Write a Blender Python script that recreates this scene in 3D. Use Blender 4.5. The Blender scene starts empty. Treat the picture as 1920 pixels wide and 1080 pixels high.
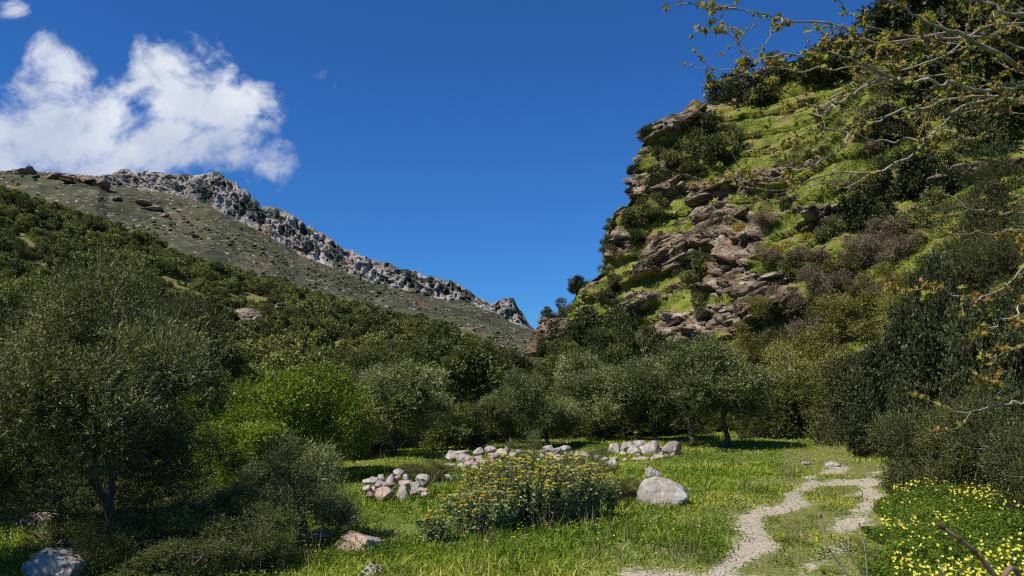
import bpy, math, random
import numpy as np
from mathutils import Vector
from mathutils.bvhtree import BVHTree

C = bpy.data.collections.new("valley"); bpy.context.scene.collection.children.link(C)
sc = bpy.context.scene

# ------------------------------------------------------------------ camera
F = 1500.0; PITCH = math.atan(195 / F); CAMZ = 2.2
cam_d = bpy.data.cameras.new("camera"); cam = bpy.data.objects.new("camera", cam_d)
sc.collection.objects.link(cam); sc.camera = cam
cam.location = (0, 0, CAMZ); cam.rotation_euler = (math.pi / 2 + PITCH, 0, 0)
cam_d.sensor_width = 36; cam_d.lens = 36 * F / 1920
cam_d.clip_start = 0.05; cam_d.clip_end = 12000
cam_d.dof.use_dof = True; cam_d.dof.focus_distance = 26; cam_d.dof.aperture_fstop = 8
sc.view_settings.view_transform = 'Standard'; sc.view_settings.look = 'None'
sc.view_settings.gamma = 1; sc.view_settings.exposure = 0.45
sc.render.engine = 'CYCLES'
sc.cycles.use_denoising = False; sc.cycles.pixel_filter_type = 'BLACKMAN_HARRIS'; sc.cycles.filter_width = 1.15
sc.cycles.sample_clamp_indirect = 4
sc.cycles.max_bounces = 5; sc.cycles.diffuse_bounces = 3; sc.cycles.glossy_bounces = 1
sc.cycles.transmission_bounces = 3; sc.cycles.caustics_reflective = False; sc.cycles.caustics_refractive = False

def ue(px, py):
    """direction of a photo pixel as (dx/dy, dz/dy)"""
    x = (px - 960) / F; v = (540 - py) / F
    y = math.cos(PITCH) - v * math.sin(PITCH); z = math.sin(PITCH) + v * math.cos(PITCH)
    return x / y, z / y
def at(px, py, d):
    u, e = ue(px, py); return np.array([u * d, d, CAMZ + e * d])
def proj(P):
    x, y, z = P[..., 0], P[..., 1], P[..., 2] - CAMZ
    f = y * math.cos(PITCH) + z * math.sin(PITCH); v = -y * math.sin(PITCH) + z * math.cos(PITCH)
    f = np.maximum(f, .01)
    return 960 + F * x / f, 540 - F * v / f

# ------------------------------------------------------------------ sun + sky
SUN = Vector((-0.80, -0.52, 1.16)).normalized()
sd = bpy.data.lights.new("sun", 'SUN'); sd.energy = 4.7; sd.angle = math.radians(0.53); sd.color = (1, .93, .80)
so = bpy.data.objects.new("sun", sd); sc.collection.objects.link(so)
so.rotation_euler = (-SUN).to_track_quat('-Z', 'Y').to_euler(); so.location = (0, 0, 60)

W = bpy.data.worlds.new("World"); sc.world = W; W.use_nodes = True
def build_world():
    nt = W.node_tree; nt.nodes.clear(); N = nt.nodes; L = nt.links
    def M(op, a, b=None, c=None, clamp=False):
        n = N.new("ShaderNodeMath"); n.operation = op; n.use_clamp = clamp
        for i, v in enumerate((a, b, c)):
            if v is None: continue
            if isinstance(v, (int, float)): n.inputs[i].default_value = v
            else: L.new(v, n.inputs[i])
        return n.outputs[0]
    sky = N.new("ShaderNodeTexSky"); sky.sky_type = 'NISHITA'; sky.sun_disc = False
    sky.sun_elevation = math.asin(SUN.z); sky.sun_rotation = math.atan2(SUN.x, SUN.y)
    sky.air_density = 1.0; sky.dust_density = 0.15; sky.ozone_density = 3.0; sky.altitude = 400
    tint = N.new("ShaderNodeMix"); tint.data_type = 'RGBA'; tint.blend_type = 'MULTIPLY'
    tint.inputs[0].default_value = 1; L.new(sky.outputs[0], tint.inputs[6]); tint.inputs[7].default_value = (.23, .615, 1.12, 1)
    tc = N.new("ShaderNodeTexCoord"); sp = N.new("ShaderNodeSeparateXYZ"); L.new(tc.outputs['Generated'], sp.inputs[0])
    yy = M('MAXIMUM', sp.outputs[1], .05)
    u = M('DIVIDE', sp.outputs[0], yy); v = M('DIVIDE', sp.outputs[2], yy)
    cb = N.new("ShaderNodeCombineXYZ"); L.new(u, cb.inputs[0]); L.new(v, cb.inputs[1])
    def noise(scale, det, rough, off, dist=0):
        mp = N.new("ShaderNodeMapping"); L.new(cb.outputs[0], mp.inputs[0]); mp.inputs[1].default_value = off
        n = N.new("ShaderNodeTexNoise"); n.inputs['Scale'].default_value = scale; n.inputs['Detail'].default_value = det
        n.inputs['Roughness'].default_value = rough; n.inputs['Distortion'].default_value = dist
        L.new(mp.outputs[0], n.inputs['Vector']); return n.outputs[0]
    n1 = noise(8.5, 9, .6, (3.1, 1.7, 0), .5); n2 = noise(26, 6, .6, (8, 5, 2), .3); n3 = noise(9, 5, .55, (1, 9, 4))
    blobs = [(60, 235, 130, 80, 1.0), (170, 260, 130, 75, 1.0), (280, 270, 130, 55, 1.0), (110, 160, 60, 60, .8), (75, 95, 35, 60, .42),
             (325, 108, 72, 55, 1.05), (270, 140, 55, 45, .8), (392, 108, 50, 34, .7), (350, 180, 95, 60, 1.0), (435, 205, 95, 46, 1.1), (500, 224, 50, 28, .85),
             (400, 262, 85, 42, .85), (505, 308, 44, 44, .95), (450, 296, 60, 34, .95), (470, 262, 40, 30, .7), (160, 310, 150, 35, .75), (30, 15, 40, 22, .4), (-30, 300, 90, 60, 1),
             (-60, 160, 60, 50, .5), (620, 150, 40, 26, .30), (470, 65, 50, 20, .24), (160, 130, 34, 16, .35)]
    tot = None
    for (px, py, rx, ry, a) in blobs:
        cu, cv = ue(px, py); su = rx / F; sv = ry / F
        du = M('MULTIPLY', M('SUBTRACT', u, cu), 1 / su); dv = M('MULTIPLY', M('SUBTRACT', v, cv), 1 / sv)
        q = M('ADD', M('MULTIPLY', du, du), M('MULTIPLY', dv, dv))
        g = M('MULTIPLY', M('POWER', 2.718, M('MULTIPLY', q, -.62)), a)
        tot = g if tot is None else M('MAXIMUM', tot, g)
        if False: pass
    d = M('ADD', tot, M('MULTIPLY', M('SUBTRACT', n1, .5), 2.5)); d = M('ADD', d, M('MULTIPLY', M('SUBTRACT', n2, .5), 1.25))
    d = M('MULTIPLY', d, M('MINIMUM', M('MULTIPLY', tot, 3), 1))
    mr = N.new("ShaderNodeMapRange"); mr.interpolation_type = 'SMOOTHSTEP'; L.new(d, mr.inputs[0])
    mr.inputs[1].default_value = .22; mr.inputs[2].default_value = .98
    front = M('GREATER_THAN', sp.outputs[1], .06)
    mask = M('MULTIPLY', M('MULTIPLY', mr.outputs[0], front), .95)
    # cloud brightness: thick parts white, under side and thin parts greyer blue
    u0, v0 = ue(250, 300); u1, v1 = ue(300, 130)
    h = M('MULTIPLY', M('SUBTRACT', v, v0), 1 / (v1 - v0), clamp=True)
    br = M('ADD', M('MULTIPLY', h, .22), M('MULTIPLY', n3, .75), clamp=True)
    cr = N.new("ShaderNodeValToRGB"); L.new(br, cr.inputs[0])
    cr.color_ramp.elements[0].position = .22; cr.color_ramp.elements[0].color = (.36, .43, .58, 1)
    cr.color_ramp.elements[1].position = .62; cr.color_ramp.elements[1].color = (.70, .73, .80, 1)
    b1 = N.new("ShaderNodeBackground"); L.new(tint.outputs[2], b1.inputs[0]); b1.inputs[1].default_value = 0.075
    b2 = N.new("ShaderNodeBackground"); L.new(cr.outputs[0], b2.inputs[0]); b2.inputs[1].default_value = .84
    mx = N.new("ShaderNodeMixShader"); L.new(mask, mx.inputs[0]); L.new(b1.outputs[0], mx.inputs[1]); L.new(b2.outputs[0], mx.inputs[2])
    o = N.new("ShaderNodeOutputWorld"); L.new(mx.outputs[0], o.inputs[0])
build_world()
W.cycles.sampling_method = 'MANUAL'; W.cycles.sample_map_resolution = 512

# ------------------------------------------------------------------ noise + mesh helpers
def _h(ix, iy, iz, s):
    n = (ix.astype(np.int64) * 374761393 + iy.astype(np.int64) * 668265263 + iz.astype(np.int64) * 2147483647 + s * 1274126177) & 0xffffffff
    n = ((n ^ (n >> 13)) * 1274126177) & 0xffffffff; n = ((n ^ (n >> 16)) * 2246822519) & 0xffffffff
    return ((n ^ (n >> 15)) & 0xffffff) / float(0xffffff)
def vn(x, y, z, s=0):
    x, y, z = np.broadcast_arrays(np.asarray(x, float), np.asarray(y, float), np.asarray(z, float))
    ix, iy, iz = np.floor(x), np.floor(y), np.floor(z)
    fx, fy, fz = x - ix, y - iy, z - iz
    fx = fx * fx * (3 - 2 * fx); fy = fy * fy * (3 - 2 * fy); fz = fz * fz * (3 - 2 * fz)
    r = 0
    for a in (0, 1):
        for b in (0, 1):
            for c in (0, 1):
                r = r + _h(ix + a, iy + b, iz + c, s) * (fx if a else 1 - fx) * (fy if b else 1 - fy) * (fz if c else 1 - fz)
    return r * 2 - 1
def fbm(x, y, z, o=4, s=0, g=.5):
    r = 0; a = 1
    for k in range(o):
        r = r + a * vn(x * 2 ** k + 7.3 * k, y * 2 ** k + 3.1 * k, z * 2 ** k + 1.7 * k, s + k); a *= g
    return r
def blocks(x, y, s):
    """cellular blocks: (random value, tilt offset, distance to the cell's border)"""
    ix, iy = np.floor(x), np.floor(y); F1 = np.full(x.shape, 9.); F2 = F1.copy(); cx = np.zeros(x.shape); cy = cx.copy(); val = cx.copy(); z0 = ix * 0
    for a in (-1, 0, 1):
        for b in (-1, 0, 1):
            jx = ix + a + .1 + .8 * _h(ix + a, iy + b, z0, s); jy = iy + b + .1 + .8 * _h(ix + a, iy + b, z0, s + 1); d = np.maximum(np.abs(jx - x), np.abs(jy - y)) * .6 + np.hypot(jx - x, jy - y) * .4
            m = d < F1; F2 = np.where(m, F1, np.minimum(F2, d)); F1 = np.where(m, d, F1); cx = np.where(m, jx, cx); cy = np.where(m, jy, cy); val = np.where(m, _h(ix + a, iy + b, z0, s + 2), val)
    tx = _h((val * 9999).astype(int), z0, z0, s + 3) - .5; ty = _h((val * 9999).astype(int), z0, z0, s + 4) - .35
    return val, (x - cx) * tx + (y - cy) * ty, F2 - F1
def sstep(x, a, b):
    t = np.clip((x - a) / (b - a), 0, 1); return t * t * (3 - 2 * t)
def nz(v):
    return v / np.maximum(np.linalg.norm(v, axis=-1, keepdims=True), 1e-9)

def mesh(name, V, Fc, mat=None, smooth=False, attrs=None):
    V = np.asarray(V, np.float32); Fc = np.asarray(Fc, np.int32); k = Fc.shape[1]; n = len(Fc)
    me = bpy.data.meshes.new(name); me.vertices.add(len(V)); me.vertices.foreach_set('co', V.ravel())
    me.loops.add(n * k); me.loops.foreach_set('vertex_index', Fc.ravel())
    me.polygons.add(n); me.polygons.foreach_set('loop_start', np.arange(0, n * k, k, dtype=np.int32))
    if smooth: me.polygons.foreach_set('use_smooth', np.ones(n, bool))
    for an, av in (attrs or {}).items():
        at_ = me.attributes.new(an, 'FLOAT', 'POINT'); at_.data.foreach_set('value', np.asarray(av, np.float32))
    if mat:
        me.materials.append(mat)
    me.update(calc_edges=True); me.validate()
    return me
def obj(name, me, parent=None, loc=None, **kw):
    o = bpy.data.objects.new(name, me); C.objects.link(o)
    if parent: o.parent = parent
    if loc is not None: o.location = loc
    for k, v in kw.items():
        if v is not None: o[k] = v
    return o
def tag(o, label, cat, group=None, kind=None):
    o['label'] = label; o['category'] = cat
    if group: o['group'] = group
    if kind: o['kind'] = kind
    return o
def grid_faces(nu, nv):
    i = np.arange(nu - 1)[:, None] * nv + np.arange(nv - 1)[None, :]; i = i.ravel()
    return np.stack([i, i + nv, i + nv + 1, i + 1], 1)
class Acc:
    """collects arrays of verts/faces with a tint value"""
    def __init__(s): s.V = []; s.F = []; s.T = []; s.n = 0
    def add(s, V, Fc, T=0.5):
        V = np.asarray(V, float); Fc = np.asarray(Fc)
        if Fc.shape[1] == 3: Fc = np.concatenate([Fc, Fc[:, 2:3]], 1)
        s.V.append(V); s.F.append(Fc + s.n); s.T.append(np.broadcast_to(np.asarray(T, float), (len(V),))); s.n += len(V)
    def mesh(s, name, mat, smooth=False):
        V = np.concatenate(s.V); Fc = np.concatenate(s.F); T = np.concatenate(s.T)
        tri = Fc[:, 2] == Fc[:, 3]
        if tri.all(): return mesh(name, V, Fc[:, :3], mat, smooth, {'tint': T})
        if tri.any():
            t = Fc[tri][:, :3]; q = Fc[~tri]
            t2 = np.concatenate([q[:, [0, 1, 2]], q[:, [0, 2, 3]]]); return mesh(name, V, np.concatenate([t, t2]), mat, smooth, {'tint': T})
        return mesh(name, V, Fc, mat, smooth, {'tint': T})
def tube(acc, P, R, sides=6, T=0.5, cap=True):
    P = np.asarray(P, float); R = np.broadcast_to(np.asarray(R, float), (len(P),)); n = len(P)
    d = np.gradient(P, axis=0); d = nz(d)
    up = np.array([0, 0, 1.]) if abs(d[0][2]) < .9 else np.array([1., 0, 0])
    a = nz(np.cross(d, up)); b = np.cross(d, a)
    ang = np.linspace(0, 2 * np.pi, sides, endpoint=False)
    V = P[:, None, :] + R[:, None, None] * (np.cos(ang)[None, :, None] * a[:, None, :] + np.sin(ang)[None, :, None] * b[:, None, :])
    i = np.arange(n - 1)[:, None] * sides + np.arange(sides)[None]; j = np.arange(n - 1)[:, None] * sides + (np.arange(sides)[None] + 1) % sides
    Fc = np.stack([i.ravel(), j.ravel(), j.ravel() + sides, i.ravel() + sides], 1)
    acc.add(V.reshape(-1, 3), Fc, T)
def leaves(acc, P, A, Ln, Wd, T, rng, shape=.5):
    n = len(P); A = nz(A); s = nz(np.cross(A, rng.normal(size=(n, 3))))
    Ln = np.broadcast_to(Ln, (n,))[:, None]; Wd = np.broadcast_to(Wd, (n,))[:, None]
    m = P + A * Ln * shape
    V = np.stack([P, m + s * Wd / 2, P + A * Ln, m - s * Wd / 2], 1).reshape(-1, 3)
    i = np.arange(n) * 4; acc.add(V, np.stack([i, i + 1, i + 2, i + 3], 1), np.repeat(np.broadcast_to(T, (n,)), 4))

# ------------------------------------------------------------------ materials
def newmat(name):
    m = bpy.data.materials.new(name); m.use_nodes = True; m.node_tree.nodes.clear(); return m, m.node_tree.nodes, m.node_tree.links
def ramp(N, stops):
    r = N.new("ShaderNodeValToRGB"); e = r.color_ramp.elements
    while len(e) > 1: e.remove(e[-1])
    e[0].position = stops[0][0]; e[0].color = (*stops[0][1], 1)
    for p, c in stops[1:]:
        q = e.new(p); q.color = (*c, 1)
    return r
def foliage(name, dark, mid, light, trans=.28, gloss=.06, rough=.45, var=.25):
    m, N, L = newmat(name)
    a = N.new("ShaderNodeAttribute"); a.attribute_name = 'tint'
    oi = N.new("ShaderNodeObjectInfo")
    ad = N.new("ShaderNodeMath"); ad.operation = 'MULTIPLY_ADD'; L.new(oi.outputs['Random'], ad.inputs[0]); ad.inputs[1].default_value = var
    sub = N.new("ShaderNodeMath"); sub.operation = 'SUBTRACT'; L.new(a.outputs['Fac'], sub.inputs[0]); sub.inputs[1].default_value = var / 2
    L.new(sub.outputs[0], ad.inputs[2])
    r = ramp(N, [(0, dark), (.5, mid), (1, light)]); L.new(ad.outputs[0], r.inputs[0])
    d = N.new("ShaderNodeBsdfDiffuse"); L.new(r.outputs[0], d.inputs[0])
    t = N.new("ShaderNodeBsdfTranslucent"); hs = N.new("ShaderNodeMix"); hs.data_type = 'RGBA'; hs.blend_type = 'MULTIPLY'; hs.inputs[0].default_value = 1
    L.new(r.outputs[0], hs.inputs[6]); hs.inputs[7].default_value = (1.1, 1.25, .5, 1); L.new(hs.outputs[2], t.inputs[0])
    g = N.new("ShaderNodeBsdfGlossy"); g.inputs['Roughness'].default_value = rough; g.inputs[0].default_value = (.9, .95, 1, 1)
    m1 = N.new("ShaderNodeMixShader"); m1.inputs[0].default_value = trans; L.new(d.outputs[0], m1.inputs[1]); L.new(t.outputs[0], m1.inputs[2])
    m2 = N.new("ShaderNodeMixShader"); m2.inputs[0].default_value = gloss; L.new(m1.outputs[0], m2.inputs[1]); L.new(g.outputs[0], m2.inputs[2])
    o = N.new("ShaderNodeOutputMaterial"); L.new(m2.outputs[0], o.inputs[0]); return m
def noisy(name, stops, scale=1.0, detail=6, rough=.9, bump=.3, bscale=None, dist=0, tint=0, stretch=(1, 1, 1), extra=None, coord='Object'):
    """diffuse surface: ramp over noise (+ vertex 'tint' shift) and bump"""
    m, N, L = newmat(name)
    tc = N.new("ShaderNodeTexCoord"); mp = N.new("ShaderNodeMapping"); L.new(tc.outputs[coord], mp.inputs[0]); mp.inputs[3].default_value = stretch
    n = N.new("ShaderNodeTexNoise"); L.new(mp.outputs[0], n.inputs[0]); n.inputs['Scale'].default_value = scale; n.inputs['Detail'].default_value = detail
    n.inputs['Roughness'].default_value = .65; n.inputs['Distortion'].default_value = dist
    fac = n.outputs[0]
    oi = N.new("ShaderNodeObjectInfo")
    if tint:
        a = N.new("ShaderNodeAttribute"); a.attribute_name = 'tint'
        k = N.new("ShaderNodeMath"); k.operation = 'MULTIPLY_ADD'; L.new(a.outputs['Fac'], k.inputs[0]); k.inputs[1].default_value = tint; L.new(fac, k.inputs[2]); fac = k.outputs[0]
    r = ramp(N, stops); L.new(fac, r.inputs[0]); col = r.outputs[0]
    if extra: col = extra(N, L, mp, col)
    hv = N.new("ShaderNodeHueSaturation"); L.new(col, hv.inputs['Color'])
    vv = N.new("ShaderNodeMath"); vv.operation = 'MULTIPLY_ADD'; L.new(oi.outputs['Random'], vv.inputs[0]); vv.inputs[1].default_value = .35; vv.inputs[2].default_value = .82
    L.new(vv.outputs[0], hv.inputs['Value'])
    b = N.new("ShaderNodeBsdfPrincipled"); L.new(hv.outputs[0], b.inputs['Base Color']); b.inputs['Roughness'].default_value = rough; b.inputs['Specular IOR Level'].default_value = .25
    if bump:
        n2 = N.new("ShaderNodeTexNoise"); L.new(mp.outputs[0], n2.inputs[0]); n2.inputs['Scale'].default_value = bscale or scale * 5; n2.inputs['Detail'].default_value = 6
        bp = N.new("ShaderNodeBump"); bp.inputs['Strength'].default_value = bump; bp.inputs['Distance'].default_value = .5 / (bscale or scale * 5); L.new(n2.outputs[0], bp.inputs['Height']); L.new(bp.outputs[0], b.inputs['Normal'])
    o = N.new("ShaderNodeOutputMaterial"); L.new(b.outputs[0], o.inputs[0]); return m
def crackmix(N, L, vec, x, fac=None, scale=1.1, stretch=(1, 1, 2.6)):
    mp = N.new("ShaderNodeMapping"); L.new(vec, mp.inputs[0]); mp.inputs[3].default_value = stretch; mp.inputs[2].default_value = (0, .22, 0)
    nn = N.new("ShaderNodeTexNoise"); L.new(mp.outputs[0], nn.inputs[0]); nn.inputs['Scale'].default_value = 1.2; nn.inputs['Detail'].default_value = 4
    va = N.new("ShaderNodeVectorMath"); va.operation = 'MULTIPLY_ADD'; L.new(nn.outputs[1], va.inputs[0]); va.inputs[1].default_value = (.7, .7, .7); L.new(mp.outputs[0], va.inputs[2])
    vo = N.new("ShaderNodeTexVoronoi"); vo.feature = 'DISTANCE_TO_EDGE'; L.new(va.outputs[0], vo.inputs[0]); vo.inputs['Scale'].default_value = scale
    mr = N.new("ShaderNodeMapRange"); L.new(vo.outputs[0], mr.inputs[0]); mr.inputs[1].default_value = .01; mr.inputs[2].default_value = .05; mr.inputs[3].default_value = .8; mr.inputs[4].default_value = 0
    f = mr.outputs[0]
    if fac is not None:
        m = N.new("ShaderNodeMath"); m.operation = 'MULTIPLY'; L.new(f, m.inputs[0]); L.new(fac, m.inputs[1]); f = m.outputs[0]
    y = N.new("ShaderNodeMix"); y.data_type = 'RGBA'; L.new(f, y.inputs[0]); L.new(x.outputs[2] if hasattr(x, 'outputs') else x, y.inputs[6]); y.inputs[7].default_value = (.035, .026, .020, 1); return y
def spots(scale, lo, hi, colr, off=(0, 0, 0), detail=3):
    def f(N, L, mp, col):
        n = N.new("ShaderNodeTexNoise"); ma = N.new("ShaderNodeVectorMath"); ma.operation = 'ADD'; ma.inputs[1].default_value = off
        L.new(mp.outputs[0], ma.inputs[0]); L.new(ma.outputs[0], n.inputs[0]); n.inputs['Scale'].default_value = scale; n.inputs['Detail'].default_value = detail
        mr = N.new("ShaderNodeMapRange"); L.new(n.outputs[0], mr.inputs[0]); mr.inputs[1].default_value = lo; mr.inputs[2].default_value = hi
        x = N.new("ShaderNodeMix"); x.data_type = 'RGBA'; L.new(mr.outputs[0], x.inputs[0]); L.new(col, x.inputs[6]); x.inputs[7].default_value = (*colr, 1); return x.outputs[2]
    return f
def chain(*fs):
    def f(N, L, mp, col):
        for g in fs: col = g(N, L, mp, col)
        return col
    return f

M_OLIVE = foliage("olive_leaf", (0.052, 0.061, 0.016), (0.133, 0.151, 0.043), (0.334, 0.348, 0.145), .25, .025, .55)
M_OAK = foliage("oak_leaf", (0.033, 0.041, 0.009), (0.090, 0.105, 0.021), (0.210, 0.225, 0.051), .25, .02, .55)
M_GREEN = foliage("green_leaf", (.055, .075, .008), (.135, .185, .014), (.28, .34, .035), .42, .015)
M_HILL = foliage("hill_leaf", (0.039, 0.045, 0.013), (0.108, 0.120, 0.033), (0.255, 0.255, 0.072), .22, .015, .6, .75)
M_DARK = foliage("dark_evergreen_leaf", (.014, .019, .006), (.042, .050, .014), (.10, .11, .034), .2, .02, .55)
M_SHRUB = foliage("grey_green_leaf", (.034, .038, .012), (.084, .090, .028), (.19, .19, .07), .22, .015, .6, .5)
M_NEAR = foliage("near_olive_leaf", (.034, .040, .010), (.100, .108, .028), (.29, .285, .12), .24, .02, .55)
M_GORSE = foliage("gorse_leaf", (.10, .075, .012), (.30, .20, .015), (.52, .34, .03), .25, .03)
M_DRY = foliage("dry_twig", (.075, .055, .036), (.17, .13, .08), (.30, .24, .15), .2, .02)
M_YEL = foliage("yellow_green_leaf", (.075, .075, .016), (.185, .172, .036), (.33, .29, .08), .3, .02)
M_GRASS = foliage("grass_blade", (.065, .12, .010), (.20, .285, .018), (.44, .42, .08), .4, .015, .55)
M_CGRASS = foliage("slope_grass", (.075, .11, .014), (.175, .235, .028), (.33, .33, .08), .32, .02)
M_SAGE = foliage("sage_leaf", (.09, .12, .03), (.20, .25, .08), (.38, .42, .20), .36, .03)
M_CLOVER = foliage("clover_leaf", (0.050, 0.081, 0.006), (0.094, 0.150, 0.010), (0.163, 0.237, 0.019), .35, .012, .7)
M_YFLOW = foliage("yellow_petal", (.60, .50, .03), (.76, .70, .06), (.88, .84, .16), .35, .03)
M_OFLOW = foliage("amber_petal", (.52, .33, .015), (.74, .53, .04), (.85, .72, .12), .35, .02)
M_RED = foliage("poppy_petal", (.5, .02, .01), (.6, .03, .01), (.7, .05, .02), .3, .05)
M_PLEAF = foliage("plane_leaf", (.20, .12, .025), (.28, .25, .035), (.32, .38, .05), .45, .01, .7, 0)
M_BARK = noisy("olive_bark", [(.3, (.035, .028, .020)), (.6, (.10, .085, .065)), (.8, (.19, .17, .14))], 9, bump=.6, stretch=(1, 1, .3))
M_PBARK = noisy("plane_bark", [(.35, (.12, .105, .08)), (.55, (.27, .245, .20)), (.7, (.40, .37, .31))], 14, bump=.4, stretch=(1, 1, .5))
M_TWIG = noisy("pale_twig", [(.3, (.18, .15, .11)), (.7, (.38, .34, .27))], 12, bump=0)
M_BROWNB = noisy("dark_bud", [(.3, (.07, .03, .02)), (.7, (.16, .075, .045))], 60, bump=0)
M_SHOOT = noisy("brown_shoot", [(.3, (.12, .08, .055)), (.7, (.27, .20, .15))], 25, bump=0)
M_BUD = noisy("bud_scale", [(.3, (.16, .075, .03)), (.7, (.32, .19, .07))], 60, bump=0)
M_STONE = noisy("limestone", [(.28, (.13, .118, .105)), (.45, (.29, .27, .25)), (.62, (.42, .40, .375)), (.75, (.58, .55, .52))], 2.6, 9, bump=.55, bscale=14,
                extra=chain(spots(9, .56, .68, (.13, .12, .085), (3, 1, 2), 6), spots(4, .60, .70, (.30, .27, .16), (13, 1, 22), 6), spots(1.6, .58, .72, (.36, .26, .20), (9, 4, 1))))
M_PINK = noisy("reddish_stone", [(.28, (.15, .10, .085)), (.5, (.34, .25, .20)), (.7, (.50, .40, .33))], 3.5, 8, bump=.5, bscale=14, extra=spots(9, .6, .7, (.12, .10, .08), (3, 1, 2), 4))
M_LEDGE = noisy("schist", [(.32, (.035, .025, .018)), (.44, (.13, .10, .07)), (.54, (.28, .23, .17)), (.67, (.48, .43, .35))], .9, 10, bump=1.0, bscale=2.6, stretch=(1, 1, 4), tint=.0,
                extra=chain(spots(.35, .50, .66, (.15, .095, .065), (5, 2, 8)), spots(1.1, .60, .70, (.10, .13, .035), (15, 22, 8)), lambda N, L, mp, col: crackmix(N, L, mp.outputs[0], col, None, 1.5, (1, 1, .8)).outputs[2]))
M_REDROCK = noisy("far_red_rock", [(.3, (.07, .045, .035)), (.5, (.20, .13, .095)), (.7, (.32, .25, .2))], .09, 8, bump=.8, bscale=.4)

# ------------------------------------------------------------------ ground and terrain
def H(x, y):
    x = np.asarray(x, float); y = np.asarray(y, float)
    r = np.sqrt(x * x + y * y)
    n = fbm(x * .12, y * .12, 0, 3, 5) * .16 + fbm(x * .6, y * .6, 0, 3, 9) * .045
    h = n * np.clip(40 / np.maximum(r, 40), 0, 1)
    h = h + .35 * sstep(x, 8, 20) * sstep(60 - y, 0, 30) + .0 * x
    pm = np.exp(-((x - pathx(y)) / 1.3) ** 2) * sstep(y, 5, 8) * (1 - sstep(y, 26, 32))
    return h * (1 - .6 * pm) - .06 * pm
def pathx(y):
    return np.interp(y, [6, 9.5, 12, 14.5, 17, 20, 24, 28, 33], [1.8, 2.75, 3.8, 4.95, 6.4, 8.0, 10.0, 11.5, 12.6])
def ground_hit(px, py):
    u, e = ue(px, py); d = CAMZ / max(-e, 1e-3)
    for _ in range(8): d = (CAMZ - float(H(u * d, d))) / max(-e, 1e-3)
    return np.array([u * d, d, float(H(u * d, d))])

def axis(nf, a, b, far):
    c = np.linspace(a, b, nf); k = np.geomspace(1, far, 26)[1:] + 0
    return np.concatenate([(a - k)[::-1], c, b + k])
def build_ground():
    X = axis(190, -26, 26, 4000); Y = axis(210, 0, 60, 5000)
    XX, YY = np.meshgrid(X, Y, indexing='ij'); Z = H(XX, YY)
    V = np.stack([XX, YY, Z], -1).reshape(-1, 3)
    m = noisy("meadow_soil", [(.3, (.045, .07, .012)), (.5, (.10, .13, .02)), (.7, (.17, .17, .045))], .8, 7, bump=.5, bscale=18,
              extra=spots(.45, .62, .72, (.16, .12, .075), (4, 9, 0), 5))
    o = obj("ground", mesh("ground", V, grid_faces(len(X), len(Y)), m, True), kind='structure')
build_ground()

def pmask(x, y):
    """bare gravel: 1 on the two wheel tracks and the bare patches, broken up by noise"""
    dx = x - pathx(y); wob = fbm(x * .5, y * .5, 0, 3, 31) * .35
    a = np.exp(-((dx + .55 + wob) / .31) ** 2) * np.interp(y, [8, 10, 16, 22, 25], [1, 1.05, 1.1, .95, .6])
    b = np.exp(-((dx - .95 + wob) / .34) ** 2) * np.interp(y, [8, 10, 12, 14, 17, 21, 25], [.6, .7, .65, .85, 1.1, 1.0, .4])
    c = np.exp(-((dx + .3) / 1.5) ** 2) * np.exp(-((y - 9.3) / .8) ** 2) * 1.5 + np.exp(-((dx - .3) / 1.0) ** 2) * np.exp(-((y - 20.5) / 1.2) ** 2) * .8
    n = fbm(x * 1.3, y * 1.3, 0, 4, 41)
    return np.clip(np.maximum(np.maximum(a, b), c) * 1.0 + n * .45 - .16, 0, 1) * (1 - sstep(y, 25, 29)) * sstep(y, 4, 6)
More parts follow.
